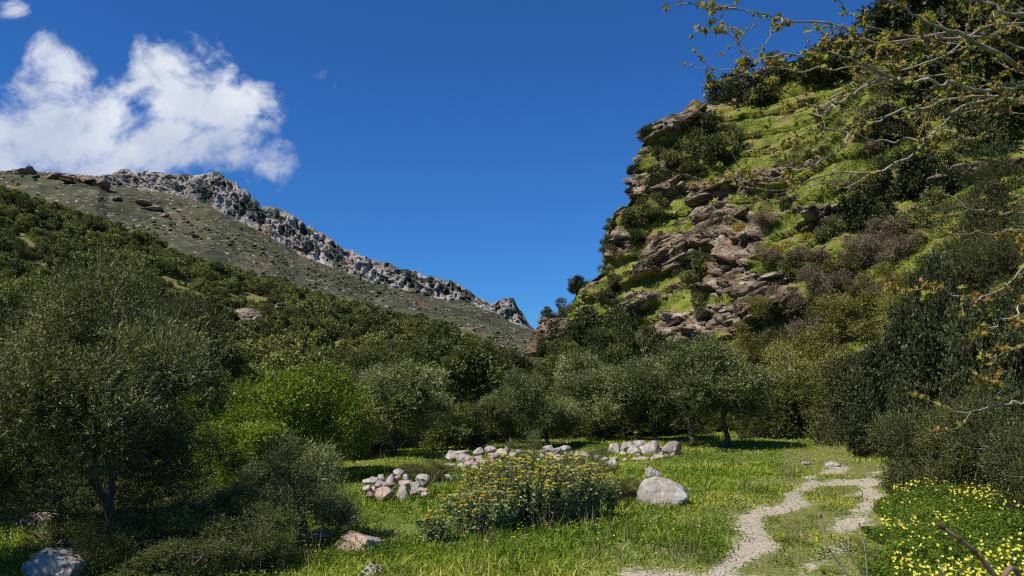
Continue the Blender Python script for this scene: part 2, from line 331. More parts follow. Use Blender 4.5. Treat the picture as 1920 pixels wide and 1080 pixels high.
def build_path():
    V = []; ny, nx = 520, 90
    for y in np.linspace(5, 32, ny):
        x = pathx(y) + np.linspace(-2.2, 2.2, nx); V.append(np.stack([x, np.full(nx, y), H(x, y) + .012 - .03 * (np.abs(np.linspace(-1, 1, nx)) > .97)], -1))
    V = np.concatenate(V); pm = pmask(V[:, 0], V[:, 1])
    m, N, L = newmat("gravel_track")
    a = N.new("ShaderNodeAttribute"); a.attribute_name = 'tint'
    tc = N.new("ShaderNodeTexCoord"); n = N.new("ShaderNodeTexNoise"); L.new(tc.outputs['Object'], n.inputs[0]); n.inputs['Scale'].default_value = 14; n.inputs['Detail'].default_value = 8; n.inputs['Roughness'].default_value = .7
    vo = N.new("ShaderNodeTexVoronoi"); L.new(tc.outputs['Object'], vo.inputs[0]); vo.inputs['Scale'].default_value = 26
    r1 = ramp(N, [(.3, (.21, .17, .125)), (.5, (.38, .325, .25)), (.7, (.55, .49, .40))]); L.new(n.outputs[0], r1.inputs[0])
    r2 = ramp(N, [(.35, (.06, .09, .012)), (.5, (.13, .15, .03)), (.62, (.24, .21, .13))]); L.new(n.outputs[0], r2.inputs[0])
    n5 = N.new("ShaderNodeTexNoise"); L.new(tc.outputs['Object'], n5.inputs[0]); n5.inputs['Scale'].default_value = 7; n5.inputs['Detail'].default_value = 9; n5.inputs['Roughness'].default_value = .75
    a5 = N.new("ShaderNodeMath"); a5.operation = 'MULTIPLY_ADD'; L.new(n5.outputs[0], a5.inputs[0]); a5.inputs[1].default_value = 2.4; L.new(a.outputs['Fac'], a5.inputs[2])
    mr = N.new("ShaderNodeMapRange"); L.new(a5.outputs[0], mr.inputs[0]); mr.inputs[1].default_value = 1.45; mr.inputs[2].default_value = 1.75
    x = N.new("ShaderNodeMix"); x.data_type = 'RGBA'; L.new(mr.outputs[0], x.inputs[0]); L.new(r2.outputs[0], x.inputs[6]); L.new(r1.outputs[0], x.inputs[7])
    b = N.new("ShaderNodeBsdfPrincipled"); L.new(x.outputs[2], b.inputs[0]); b.inputs['Roughness'].default_value = .95; b.inputs['Specular IOR Level'].default_value = .2
    bp = N.new("ShaderNodeBump"); bp.inputs['Strength'].default_value = .8; bp.inputs['Distance'].default_value = .02; L.new(vo.outputs['Distance'], bp.inputs['Height']); L.new(bp.outputs[0], b.inputs['Normal'])
    o = N.new("ShaderNodeOutputMaterial"); L.new(b.outputs[0], o.inputs[0])
    obj("path", mesh("path", V, grid_faces(ny, nx), m, True, {'tint': pm}), kind='structure')
build_path()

def table(pts, d=None):
    q = [ue(*p) for p in pts]; return np.array([a for a, _ in q]), np.array([b for _, b in q])
def keep(o, V, Fc):
    return BVHTree.FromPolygons([tuple(v) for v in V.tolist()], Fc.tolist())

# left hill
def build_hill():
    tu, te = table([(-700, 200), (-300, 290), (0, 362), (150, 410), (330, 474), (430, 512), (500, 534), (600, 566), (700, 594), (850, 630), (960, 672), (1010, 715), (1060, 750)])
    nu, nv = 340, 200
    U = np.linspace(-1.15, .09, nu); T = np.linspace(0, 1.35, nv)
    UU, TT = np.meshgrid(U, T, indexing='ij')
    yt = np.interp(U, [-1.2, -.6, -.3, 0, .1], [45, 55, 75, 95, 110])[:, None]; yr = np.interp(U, [-1.2, -.6, 0, .1], [190, 215, 215, 215])[:, None]
    yy = yt + (yr - yt) * TT; xx = UU * yy
    zr = CAMZ + np.interp(U, tu, te)[:, None] * yr
    s = np.where(TT < 1, TT ** 1.15, 1 - (TT - 1) * 2.2)
    zz = -2 + (zr + 2) * s + fbm(xx * .03, yy * .03, 0, 4, 77) * 3.0 * sstep(TT, 0, .3) * (1 - sstep(TT, .8, 1)) + fbm(xx * .2, yy * .2, 0, 3, 79) * .5
    V = np.stack([xx, yy, zz], -1).reshape(-1, 3); Fc = grid_faces(nu, nv)
    m = noisy("hill_soil", [(.3, (.05, .055, .018)), (.44, (.09, .115, .02)), (.52, (.11, .13, .025)), (.60, (.15, .105, .04)), (.75, (.19, .11, .045))], .10, 8, bump=.5, bscale=1.2,
              extra=spots(.11, .60, .70, (.26, .20, .14), (40, 9, 0), 5))
    obj("hill", mesh("hill", V, Fc, m, True), kind='structure'); return keep(None, V, Fc), xx, yy, zz
HILL, hx, hy, hz = build_hill()

# far mountain
M_CRAG = noisy("crag_limestone", [(.30, (.06, .058, .056)), (.42, (.15, .14, .132)), (.55, (.26, .24, .222)), (.7, (.38, .355, .33))], .035, 10, bump=1.0, bscale=.16, stretch=(1, 1, .45),
               extra=chain(spots(.055, .52, .56, (.030, .044, .034), (7, 1, 3), 8), spots(.02, .6, .75, (.30, .20, .15), (3, 11, 3), 4)))
def build_mountain():
    top = [(-900, 300), (-300, 318), (0, 321), (60, 320), (130, 325), (190, 330), (235, 319), (300, 322), (360, 325), (412, 324), (440, 340), (470, 362), (492, 384), (520, 388), (545, 398), (575, 420), (610, 440), (650, 466), (680, 480), (740, 497), (800, 517), (850, 527), (885, 548), (920, 570), (940, 559), (962, 560), (978, 580), (992, 606), (1004, 616), (1060, 680), (1150, 760), (1400, 900)]
    bot = [(-900, 301), (0, 323), (130, 328), (185, 336), (205, 350), (240, 352), (330, 366), (390, 384), (440, 412), (500, 440), (560, 478), (640, 508), (700, 532), (800, 556), (880, 570), (925, 586), (960, 604), (990, 614), (1004, 622), (1060, 684), (1150, 764), (1400, 905)]
    tu, te = table(top); bu, be = table(bot)
    nu, nv = 620, 260
    U = np.linspace(-1.2, .25, nu); T = np.linspace(0, 1, nv); UU, TT = np.meshgrid(U, T, indexing='ij')
    yb = 900.; yy = 300 + (yb - 300) * TT; xx = UU * yy
    zb = (CAMZ + np.interp(U, bu, be) * yb)[:, None]
    zz = -4 + (zb + 4) * TT ** 1.25
    zz = zz + (fbm(xx * .006, yy * .006, 0, 5, 101) * 12 + fbm(xx * .03, yy * .03, 0, 4, 103) * 2.4) * TT * (1 - sstep(TT, .85, 1) * .85)
    V = np.stack([xx, yy, zz], -1).reshape(-1, 3)
    m = noisy("mountain_scrub", [(.34, (.026, .029, .014)), (.46, (.052, .055, .025)), (.56, (.080, .078, .038)), (.68, (.115, .085, .050))], .016, 10, bump=.9, bscale=.09,
              extra=chain(spots(.16, .60, .68, (.30, .28, .25), (4, 2, 1), 5), spots(.13, .60, .66, (.035, .045, .022), (44, 12, 1), 5), spots(.02, .62, .74, (.16, .095, .06), (14, 22, 1), 5)))
    obj("mountain", mesh("mountain", V, grid_faces(nu, nv), m, True), kind='structure'); MB = keep(None, V, grid_faces(nu, nv))
    # crag band above it
    nu, nv = 1500, 70
    U = np.linspace(-1.2, .25, nu); T = np.linspace(-.12, 1, nv); UU, TT = np.meshgrid(U, T, indexing='ij')
    zt = (CAMZ + np.interp(U, tu, te) * (yb + 50))[:, None]; zb2 = (CAMZ + np.interp(U, bu, be) * yb)[:, None]
    hgt = np.maximum(zt - zb2, 1)
    rib = fbm(UU * 110, TT * 2.6, 0, 5, 131, .6); rib2 = fbm(UU * 260, TT * 9, 3, 3, 133)
    big = fbm(UU * 22, TT * 1.0, 0, 2, 135)
    amp = np.clip(hgt / 25, 0, 1) * np.sin(np.clip(TT, 0, 1) * np.pi * .9 + .15)
    yy = yb + 50 * TT - 2 + amp * (np.abs(rib) * 15 + big * 7 + rib2 * 5 - 5); xx = UU * (yb + 50 * TT)
    zz = zb2 + (zt - zb2) * TT + fbm(UU * 130, TT * 6, 1, 4, 137) * np.clip(hgt / 25, .05, 1) * 2.0 * sstep(TT, .2, 1) - 1
    V = np.stack([xx, yy, zz], -1)
    back = np.stack([U * (yb + 260), np.full(nu, yb + 260), np.full(nu, -20.)], -1)[:, None]
    V = np.concatenate([V, back], 1).reshape(-1, 3)
    obj("crag", mesh("crag", V, grid_faces(nu, nv + 1), M_CRAG, True), kind='structure')
    return MB
MTN = build_mountain()

# right cliff
CB = 86.0
def cliff_base(S, Z):
    """S metres along the face from the nose (right and nearer), Z height"""
    sil = [(1000, 640), (1003, 600), (1040, 590), (1062, 562), (1066, 535), (1100, 512), (1118, 498), (1122, 470), (1117, 430), (1132, 402), (1152, 388), (1166, 362), (1172, 320), (1186, 285), (1204, 252), (1232, 232), (1272, 214), (1318, 196), (1360, 160), (1440, 118), (1500, 96), (1600, 52), (1700, 5), (1900, -80), (2300, -250)]
    zs, xs = [], []
    for p in sil:
        u, e = ue(*p); z = 8.; 
        for _ in range(20):
            d = CB + .32 * z; z = CAMZ + e * d
        zs.append(z); xs.append(u * d)
    zs = np.array(zs); xs = np.array(xs); o = np.argsort(zs); 
    xn = np.interp(Z, zs[o], xs[o]); xn = np.where(Z < zs.min(), xs[o][0] - (zs.min() - Z) * .6, xn); yn = CB + .32 * Z
    # smoother lean for the part away from the nose
    zl = np.array([-2, 8, 20, 32, 44, 60, 90.]); xl = np.array([-1, 3.0, 13, 21, 34, 56, 90.])
    xm = np.interp(Z, zl, xl)
    k = sstep(S, 0, 14); xa = xn * (1 - k) + xm * k
    # along direction
    Sp = np.maximum(S, 0); Sn = np.minimum(S, 0)
    x = xa + Sp * .62 - Sn * .75 + .05 * Sn * Sn * .1; y = yn - Sp * .80 + 2.2 * np.exp(-Sp / 2.5) - 2.2 - Sn * 1.4
    x = x + 3.0 * np.sin(S * .12 + 1) * k; y = y + 1.6 * np.sin(S * .21) * k
    return x, y
ROCKB = [(1140, 440, 30, 60, 1), (1175, 330, 28, 70, 1), (1225, 240, 45, 30, 1), (1290, 215, 50, 18, .9), (1235, 330, 40, 55, .9), (1330, 345, 90, 22, .8), (1330, 395, 75, 45, 1), (1235, 450, 55, 25, 1), (1260, 490, 60, 32, 1),
         (1340, 450, 50, 40, 1), (1405, 500, 75, 40, 1), (1420, 550, 75, 35, 1), (1370, 595, 70, 30, 1), (1250, 610, 90, 40, .85), (1090, 545, 35, 25, 1), (1020, 608, 34, 26, 1.2), (1190, 560, 40, 25, .7),
         (1540, 395, 70, 22, .9), (1430, 280, 50, 10, .8), (1500, 205, 60, 12, .8), (1445, 215, 40, 12, .7), (1600, 270, 60, 10, .6), (1400, 330, 50, 10, .6), (1700, 330, 80, 12, .6), (1390, 150, 40, 14, .6), (1560, 445, 90, 20, .6)]
def build_cliff():
    ns, nz_ = 640, 460
    S = np.concatenate([np.linspace(-40, -4, 30), np.linspace(-3.8, 68, ns - 30)]); Z = np.concatenate([np.linspace(-3, 48, nz_ - 50), np.linspace(48.6, 85, 50)])
    SS, ZZ = np.meshgrid(S, Z, indexing='ij'); X, Y = cliff_base(SS, ZZ); P = np.stack([X, Y, ZZ], -1)
    du = np.gradient(P, axis=0); dv = np.gradient(P, axis=1); Nn = nz(np.cross(du, dv))
    if Nn[300, 200, 0] > 0: Nn = -Nn
    px, py = proj(P)
    R = np.zeros_like(px)
    for (a, b, c, d, w) in ROCKB: R = np.maximum(R, w * np.exp(-(((px - a) / c) ** 2 + ((py - b) / d) ** 2) * .7))
    nn = fbm(SS * .16, ZZ * .2, 0, 4, 201)
    wv = ZZ - .16 * SS + fbm(SS * .08, ZZ * .08, 0, 3, 203) * 2.2
    band = fbm(SS * .06, wv * .45, 5, 3, 205)
    R = np.clip(sstep(R + nn * .45 + band * .55, .42, .74), 0, 1); R = np.maximum(R, sstep(band + nn * .6, .62, .9) * .9)
    Tn = wv / 1.25 + fbm(SS * .25, ZZ * .25, 2, 3, 207) * .5; fr = Tn - np.floor(Tn); lay = np.floor(Tn)
    cell = np.floor(SS / 1.9 + _h(lay, lay * 0, lay * 0, 3) * 5 + fbm(SS * .5, ZZ * .4, 0, 3, 209) * .7); bl = _h(cell, lay, lay * 0, 11)
    prof = sstep(fr, .04, .14) * (1 - .35 * sstep(fr, .55, 1))
    T2 = wv / .55 + fbm(SS * .7, ZZ * .7, 2, 3, 217) * .5; f2 = T2 - np.floor(T2); c2 = np.floor(SS / 1.1 + _h(np.floor(T2), lay * 0, lay * 0, 5) * 3)
    prof2 = sstep(f2, .05, .22) * (.5 + _h(c2, np.floor(T2), lay * 0, 13))
    disp = R * (prof * (.3 + bl * 1.9) + prof2 * .60 + .35) + fbm(SS * .35, ZZ * .35, 0, 4, 211) * .45 * (1 - .3 * R) + fbm(SS * .09, ZZ * .09, 0, 3, 213) * 1.3
    qx = SS + fbm(SS * .5, wv * .5, 0, 3, 231) * .8; qy = wv + fbm(SS * .5, wv * .5, 9, 3, 233) * .35
    v1, t1, e1 = blocks(qx / 4.2, qy / 2.3, 241); v2, t2, e2 = blocks(qx / 1.5, qy / .7, 251); v3, t3, e3 = blocks(qx / .5, qy / .22, 261)
    disp = R * (prof * (.35 + bl * .9) + (v1 - .3) * 2.3 + t1 * 2.2 + (v2 - .5) * .6 + t2 * .7 + (v3 - .5) * .16 - .35 * (1 - sstep(e1, 0, .10)) - .16 * (1 - sstep(e2, 0, .14)) + .3) + fbm(SS * .35, ZZ * .35, 0, 4, 211) * .45 * (1 - .5 * R) + fbm(SS * .09, ZZ * .09, 0, 3, 213) * 1.3
    disp = disp - 1.5 - .8 * sstep(ZZ, 12, 20) + fbm(SS * 1.6, ZZ * 2.4, 0, 3, 219) * .2
    ter = wv / 3.4; ft = ter - np.floor(ter); disp += (1 - R) * (ft - .5) * -.9
    edge = sstep(SS, -3, 3) * .6 + .4
    Nd = Nn.copy(); Nd[..., 2] *= .25; Nd = nz(Nd)
    P = P + Nd * (disp * edge)[..., None]
    V = P.reshape(-1, 3); Fc = grid_faces(len(S), len(Z))
    m, N, L = newmat("cliff_face")
    tc = N.new("ShaderNodeTexCoord"); a = N.new("ShaderNodeAttribute"); a.attribute_name = 'rock'
    def noise(s, d, st=(1, 1, 1), off=(0, 0, 0)):
        mp = N.new("ShaderNodeMapping"); L.new(tc.outputs['Object'], mp.inputs[0]); mp.inputs[1].default_value = off; mp.inputs[3].default_value = st
        mp.inputs[2].default_value = (0, .22, 0)
        n = N.new("ShaderNodeTexNoise"); L.new(mp.outputs[0], n.inputs[0]); n.inputs['Scale'].default_value = s; n.inputs['Detail'].default_value = d; n.inputs['Roughness'].default_value = .65; return n.outputs[0]
    n1 = noise(.35, 9, (1, 1, 3.5)); n2 = noise(.5, 8, (1, 1, 1), (9, 2, 4)); n3 = noise(.13, 5, (1, 1, 1), (1, 7, 4)); n4 = noise(2.0, 6, (1, 1, 2.5), (4, 4, 4))
    rk = ramp(N, [(.34, (.035, .023, .016)), (.44, (.13, .092, .062)), (.55, (.28, .22, .155)), (.67, (.48, .42, .33))]); L.new(n1, rk.inputs[0])
    rb = N.new("ShaderNodeMix"); rb.data_type = 'RGBA'; mr0 = N.new("ShaderNodeMapRange"); L.new(n3, mr0.inputs[0]); mr0.inputs[1].default_value = .54; mr0.inputs[2].default_value = .68
    L.new(mr0.outputs[0], rb.inputs[0]); L.new(rk.outputs[0], rb.inputs[6]); rb.inputs[7].default_value = (.16, .095, .058, 1)
    gr = ramp(N, [(.34, (.08, .072, .026)), (.44, (.12, .155, .02)), (.52, (.18, .21, .03)), (.59, (.22, .17, .07)), (.68, (.24, .18, .11))]); L.new(n2, gr.inputs[0])
    mm = N.new("ShaderNodeMath"); mm.operation = 'MULTIPLY_ADD'; L.new(n4, mm.inputs[0]); mm.inputs[1].default_value = 1.5; mm.inputs[2].default_value = -.75
    ad = N.new("ShaderNodeMath"); ad.operation = 'ADD'; L.new(mm.outputs[0], ad.inputs[0]); L.new(a.outputs['Fac'], ad.inputs[1])
    mr = N.new("ShaderNodeMapRange"); L.new(ad.outputs[0], mr.inputs[0]); mr.inputs[1].default_value = .50; mr.inputs[2].default_value = .62
    x = N.new("ShaderNodeMix"); x.data_type = 'RGBA'; L.new(mr.outputs[0], x.inputs[0]); L.new(gr.outputs[0], x.inputs[6]); L.new(rb.outputs[2], x.inputs[7])
    x = crackmix(N, L, tc.outputs['Object'], x, mr.outputs[0])
    b = N.new("ShaderNodeBsdfPrincipled"); L.new(x.outputs[2], b.inputs[0]); b.inputs['Roughness'].default_value = .95; b.inputs['Specular IOR Level'].default_value = .15
    bp = N.new("ShaderNodeBump"); bp.inputs['Strength'].default_value = 1; bp.inputs['Distance'].default_value = .35; L.new(n4, bp.inputs['Height']); L.new(bp.outputs[0], b.inputs['Normal'])
    o = N.new("ShaderNodeOutputMaterial"); L.new(b.outputs[0], o.inputs[0])
    oc = obj("cliff", mesh("cliff", V, Fc, m, False, {'rock': R.ravel()}), kind='structure')
    return oc, keep(None, V, Fc), P, Nn, R
CLIFF_O, CLIFF, cP, cN, cR = build_cliff()

def hit(px, py, trees=('cliff', 'hill')):
    u, e = ue(px, py); d = Vector((u, 1, e)).normalized(); best = None
    for nme, b in (('cliff', CLIFF), ('hill', HILL)):
        if nme not in trees: continue
        r = b.ray_cast(Vector((0, 0, CAMZ)), d)
        if r[0] is not None and (best is None or r[3] < best[3]): best = r
    return best

# ------------------------------------------------------------------ rocks
def ico(sub):
    import bmesh
    bm = bmesh.new(); bmesh.ops.create_icosphere(bm, subdivisions=sub, radius=1)
    V = np.array([v.co[:] for v in bm.verts]); Fc = np.array([[v.index for v in f.verts] for f in bm.faces]); bm.free(); return V, Fc
ICO = {k: ico(k) for k in (2, 3, 4, 5)}
def rock_arrays(seed, dims, sub=4, cuts=9, rough=.10, strata=0, round_=0., boxy=False):
    rng = np.random.default_rng(seed); V, Fc = ICO[sub]; V = V.copy() * 1.15
    for k in range(cuts):
        n = nz(rng.normal(size=3)); d = rng.uniform(.62, .9)
        if boxy and k < 6:
            n = np.zeros(3); n[k % 3] = 1 if k < 3 else -1; n = nz(n + rng.normal(size=3) * .18); d = rng.uniform(.45, .62)
        t = V @ n
        V = V - np.maximum(t - d, 0)[:, None] * n * (.92 - round_ * .5)
    q = V * 1.3 + seed
    r = fbm(q[:, 0], q[:, 1], q[:, 2], 5, seed % 97) * rough + fbm(q[:, 0] * 6, q[:, 1] * 6, q[:, 2] * 6, 3, 7) * rough * .22
    V = V * (1 + r)[:, None]
    if strata:
        w = V[:, 2] * strata + fbm(V[:, 0] * 2, V[:, 1] * 2, V[:, 2], 2, 3) * .6; f = w - np.floor(w); l = _h(np.floor(w), w * 0, w * 0, seed)
        k = 1 + (sstep(f, 0, .25) * (.6 + .6 * l) - .6) * .30; V[:, 0] *= k; V[:, 1] *= k
    return V * np.asarray(dims) / 2, Fc
def rock(name, seed, loc, dims, mat, rz=0, label=None, cat='rock', group=None, sub=4, tilt=(0, 0), parent=None, **kw):
    V, Fc = rock_arrays(seed, dims, sub, **kw)
    o = obj(name, mesh(name, V, Fc, mat, True), parent); o.location = loc; o.rotation_euler = (tilt[0], tilt[1], rz)
    if label: tag(o, label, cat, group)
    return o

# ledges of schist, parts of the cliff
LEDGES = [(1238, 452, 95, 24), (1290, 415, 70, 24), (1340, 440, 85, 34), (1262, 480, 90, 34), (1245, 500, 95, 26), (1322, 470, 95, 22), (1360, 400, 70, 20), (1300, 370, 60, 18), (1345, 345, 80, 14), (1330, 380, 60, 18),
          (1410, 480, 90, 22), (1430, 520, 100, 22), (1400, 545, 80, 24), (1440, 552, 60, 12), (1370, 575, 80, 22), (1385, 600, 85, 26), (1300, 540, 50, 14), (1350, 510, 50, 16),
          (1150, 400, 40, 30), (1140, 465, 34, 40), (1185, 300, 36, 40), (1200, 350, 40, 26), (1225, 245, 60, 20), (1290, 218, 60, 16), (1095, 545, 60, 36), (1018, 606, 30, 22), (1130, 540, 50, 16),
          (1545, 388, 80, 16), (1520, 415, 70, 14), (1430, 274, 80, 12), (1455, 214, 50, 12), (1500, 200, 60, 10), (1400, 165, 40, 16), (1590, 380, 50, 12), (1230, 330, 40, 22), (1260, 600, 60, 18), (1210, 620, 50, 18), (1320, 610, 60, 18), (1190, 570, 50, 14), (1270, 350, 44, 22)]
def build_ledges():
    for i, (px, py, w, h) in enumerate(LEDGES):
        r = hit(px, py, ('cliff',))
        if r is None: r = hit(px + 12, py + 6, ('cliff',))
        if r is None: continue
        p, n, _, dist = r; k = dist / F; acc = Acc(); rng = np.random.default_rng(500 + i)
        ww, hh = w * k, h * k; nl = max(2, int(hh / .55)); rz = -.9 + rng.normal() * .15
        nl = max(3, int(hh / .38))
        for j in range(nl):
            nb = rng.integers(1, 4); xs = np.sort(rng.uniform(-.5, .5, nb + 1)); xs[0] = -.5 * rng.uniform(.6, 1); xs[-1] = .5 * rng.uniform(.6, 1); dep = rng.uniform(-.16, .16) * ww
            for b in range(nb):
                lw = max(ww * (xs[b + 1] - xs[b]) * 1.15, ww * .15); V, Fc = rock_arrays(900 + i * 40 + j * 4 + b, (lw * 1.1, ww * .5, hh / nl * rng.uniform(1.3, 1.9)), 3, cuts=13, rough=.13, strata=1.5, boxy=True)
                acc.add(V + np.array([(xs[b] + xs[b + 1]) / 2 * ww, dep + rng.uniform(-.07, .07) * ww, (j + .5) / nl * hh - hh / 2 + rng.normal() * .05]), Fc)
        o = obj("rock_ledge", acc.mesh("rock_ledge", M_LEDGE, False), CLIFF_O)
        o.location = p + Vector((.62, .38, -.1)) * min(ww * .3, 1.9); o.rotation_euler = (rng.normal() * .06, -.22 + rng.normal() * .05, rz)
build_ledges()

# ------------------------------------------------------------------ trees
def crown_arrays(seed, rx, rz, nlobe, nspray, per, L, Wd, spray_len, up=.35, hang=0., tint_var=.35, flat=0., shell=.55, twig=0, zc=None, base=0, mound=False, low=.5):
    """a crown of leafy sprays around many uneven lobes; origin at the crown's bottom centre"""
    rng = np.random.default_rng(seed); acc = Acc(); tw = Acc()
    zc = rz if zc is None else zc
    dirs = nz(rng.normal(size=(nlobe, 3))); dirs[:, 2] = np.where(dirs[:, 2] < -low, -dirs[:, 2], dirs[:, 2])
    rad = rng.uniform(.30, .74, nlobe) + (rng.random(nlobe) < .25) * rng.uniform(.05, .22, nlobe)
    cen = dirs * rad[:, None] * np.array([rx, rx, rz]) + np.array([0, 0, zc]); lr = rng.uniform(.20, .40, nlobe) * min(rx, (rx + rz) / 2) * (1 if nlobe < 50 else .8)
    if mound:
        q_ = rng.random(nlobe) ** .5 * .74; an_ = rng.uniform(0, 6.283, nlobe); zz_ = rng.uniform(.06, .80, nlobe) * np.sqrt(1 - q_ ** 2 * .9)
        zz_[:nlobe // 4] = rng.uniform(.05, .2, nlobe // 4); q_[:nlobe // 4] = rng.uniform(.5, .78, nlobe // 4)
        cen = np.stack([rx * q_ * np.cos(an_), rx * q_ * np.sin(an_), zz_ * 2 * rz], -1)
    lt = rng.normal(0, tint_var * .5, nlobe)
    w = lr ** 2; w = w / w.sum(); li = rng.choice(nlobe, nspray, p=w)
    d = nz(rng.normal(size=(nspray, 3)) + nz(cen[li] - np.array([0, 0, zc * .8])) * .55)
    r = np.maximum(rng.random(nspray) ** .4, shell * rng.random(nspray)) * lr[li]
    P = cen[li] + d * r[:, None]
    P += (vn(P[:, 0] * 1.7 / rx, P[:, 1] * 1.7 / rx, P[:, 2] * 1.7 / rx, seed)[:, None]) * d * lr[li][:, None] * .35
    P[:, 2] = np.maximum(P[:, 2], base + rng.random(nspray) * .2)
    ax = nz(d * .8 + np.array([0, 0, up]) + rng.normal(size=(nspray, 3)) * .35 - np.array([0, 0, hang]))
    sl = spray_len * rng.uniform(.6, 1.35, nspray)
    t = np.tile((np.arange(per) + .5) / per, nspray); si = np.repeat(np.arange(nspray), per)
    side = nz(np.cross(ax[si], rng.normal(size=(len(si), 3))))
    pos = P[si] + ax[si] * (t * sl[si])[:, None] + side * .004
    la = ax[si] * .75 + side * rng.uniform(.5, 1.1, len(si))[:, None]
    T = np.clip(.45 + lt[li][si] + rng.normal(0, .13, nspray)[si] + rng.normal(0, .12, len(si)) + .08 * (t - .5), 0, 1)
    leaves(acc, pos, la, L * rng.uniform(.7, 1.25, len(si)), Wd * rng.uniform(.8, 1.2, len(si)), T, rng)
    if twig:
        for k in rng.choice(nspray, twig, replace=False):
            c = cen[li[k]]; a = c + (P[k] - c) * .35; b = P[k] + ax[k] * sl[k] * 1.4; mid = (a + b) / 2 + rng.normal(size=3) * .06 * np.linalg.norm(b - a)
            tube(tw, [a, mid, b], [spray_len * .028, spray_len * .02, spray_len * .008], 3)
    return acc, tw, cen
def trunk_arrays(seed, h, r0, cen, zoff, lean=(0, 0), forks=5, sides=8, start=(0, 0)):
    rng = np.random.default_rng(seed); acc = Acc(); n = 7; cen = np.array([c for c in cen if c[2] > h * .5] or cen)
    t = np.linspace(0, 1, n); top = np.array([lean[0], lean[1], h])
    P = np.stack([start[0] + lean[0] * t + rng.normal(0, .05 * h, n) * t * (1 - t) * 2, start[1] + lean[1] * t + rng.normal(0, .05 * h, n) * t * (1 - t) * 2, h * t], -1)
    P[0, 2] = -.25
    tube(acc, P, r0 * (1 - .45 * t) * np.where(t == 0, 1.35, 1), sides)
    idx = rng.permutation(len(cen))[:forks]
    for k in idx:
        e = np.array(cen[k]) + np.array([0, 0, zoff]); s = P[rng.integers(3, n)]
        m1 = s + (e - s) * .4 + rng.normal(size=3) * .09 * h + np.array([0, 0, .08 * h]); m2 = s + (e - s) * .75 + rng.normal(size=3) * .06 * h
        tube(acc, [s, (s + m1) / 2 + rng.normal(size=3) * .02 * h, m1, m2, e], np.array([.5, .42, .33, .22, .07]) * r0, 5)
    return acc

PROTO = {}
def proto(kind, mat, seeds, **kw):
    PROTO[kind] = []
    for s in seeds:
        acc, tw, cen = crown_arrays(s, twig=kw.pop('twig', 0) if False else kw.get('twig', 0), **{k: v for k, v in kw.items() if k != 'twig'})
        c = acc.mesh(kind + "_crown", mat); t = tw.mesh(kind + "_twigs", M_TWIG) if kw.get('twig') else None
        PROTO[kind].append((c, t, cen, kw['rx'], kw['rz']))
# mid-distance kinds: crown radius ~1, height ~2
proto('olive', M_OLIVE, (11, 12, 13, 14), rx=1.5, rz=1.25, nlobe=28, nspray=4600, per=8, L=.085, Wd=.026, spray_len=.22, up=.5, shell=.5, low=.92)
proto('olive_dark', M_SHRUB, (17, 18, 19), rx=1.7, rz=1.5, nlobe=34, nspray=6500, per=8, L=.075, Wd=.022, spray_len=.24, up=.8, shell=.45, low=.92, twig=150)
proto('big_olive', M_SHRUB, (15, 16), rx=2.3, rz=3.6, nlobe=60, nspray=10500, per=9, L=.085, Wd=.024, spray_len=.26, up=.5, shell=.5, low=.9)
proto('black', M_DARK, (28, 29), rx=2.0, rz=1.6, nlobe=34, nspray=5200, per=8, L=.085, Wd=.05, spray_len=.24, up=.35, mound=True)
proto('bush', M_OAK, (25, 26, 27), rx=2.0, rz=1.6, nlobe=34, nspray=5200, per=8, L=.085, Wd=.05, spray_len=.24, up=.35, mound=True)
proto('oak', M_OAK, (21, 22, 23), rx=2.0, rz=1.8, nlobe=32, nspray=4800, per=8, L=.09, Wd=.048, spray_len=.22, up=.25, shell=.5, low=.8)
proto('green', M_GREEN, (31, 32), rx=1.8, rz=1.5, nlobe=26, nspray=4600, per=8, L=.085, Wd=.038, spray_len=.28, up=.7, mound=True)
proto('hill', M_HILL, (41, 42, 43, 44, 45), rx=1.9, rz=1.25, nlobe=11, nspray=800, per=3, L=.30, Wd=.17, spray_len=.35, up=.3, mound=True)
proto('scrub', M_SHRUB, (51, 52, 53), rx=1.5, rz=1.3, nlobe=14, nspray=1700, per=5, L=.14, Wd=.07, spray_len=.28, up=.4, mound=True)
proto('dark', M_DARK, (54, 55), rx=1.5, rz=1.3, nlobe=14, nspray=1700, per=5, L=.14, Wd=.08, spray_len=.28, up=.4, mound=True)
proto('yellow', M_YEL, (61, 62, 63), rx=1.6, rz=1.4, nlobe=18, nspray=2200, per=5, L=.10, Wd=.05, spray_len=.35, up=.7, mound=True, twig=160)
proto('dry', M_DRY, (71, 72), rx=1.4, rz=1.0, nlobe=12, nspray=1800, per=5, L=.12, Wd=.035, spray_len=.4, up=.9, mound=True, twig=200)
proto('gorse', M_GORSE, (81,), rx=1.0, rz=.7, nlobe=9, nspray=700, per=5, L=.12, Wd=.07, spray_len=.25, up=.5, mound=True)
proto('hedge', M_OAK, (91, 92), rx=1.5, rz=1.2, nlobe=30, nspray=6500, per=8, L=.052, Wd=.026, spray_len=.22, up=.6, mound=True, twig=520)
proto('olive_shrub', M_OLIVE, (95, 96), rx=.8, rz=.8, nlobe=14, nspray=2200, per=9, L=.05, Wd=.012, spray_len=.20, up=1.0, mound=True, twig=130)
rngG = random.Random(5)
TRUNKS = {}
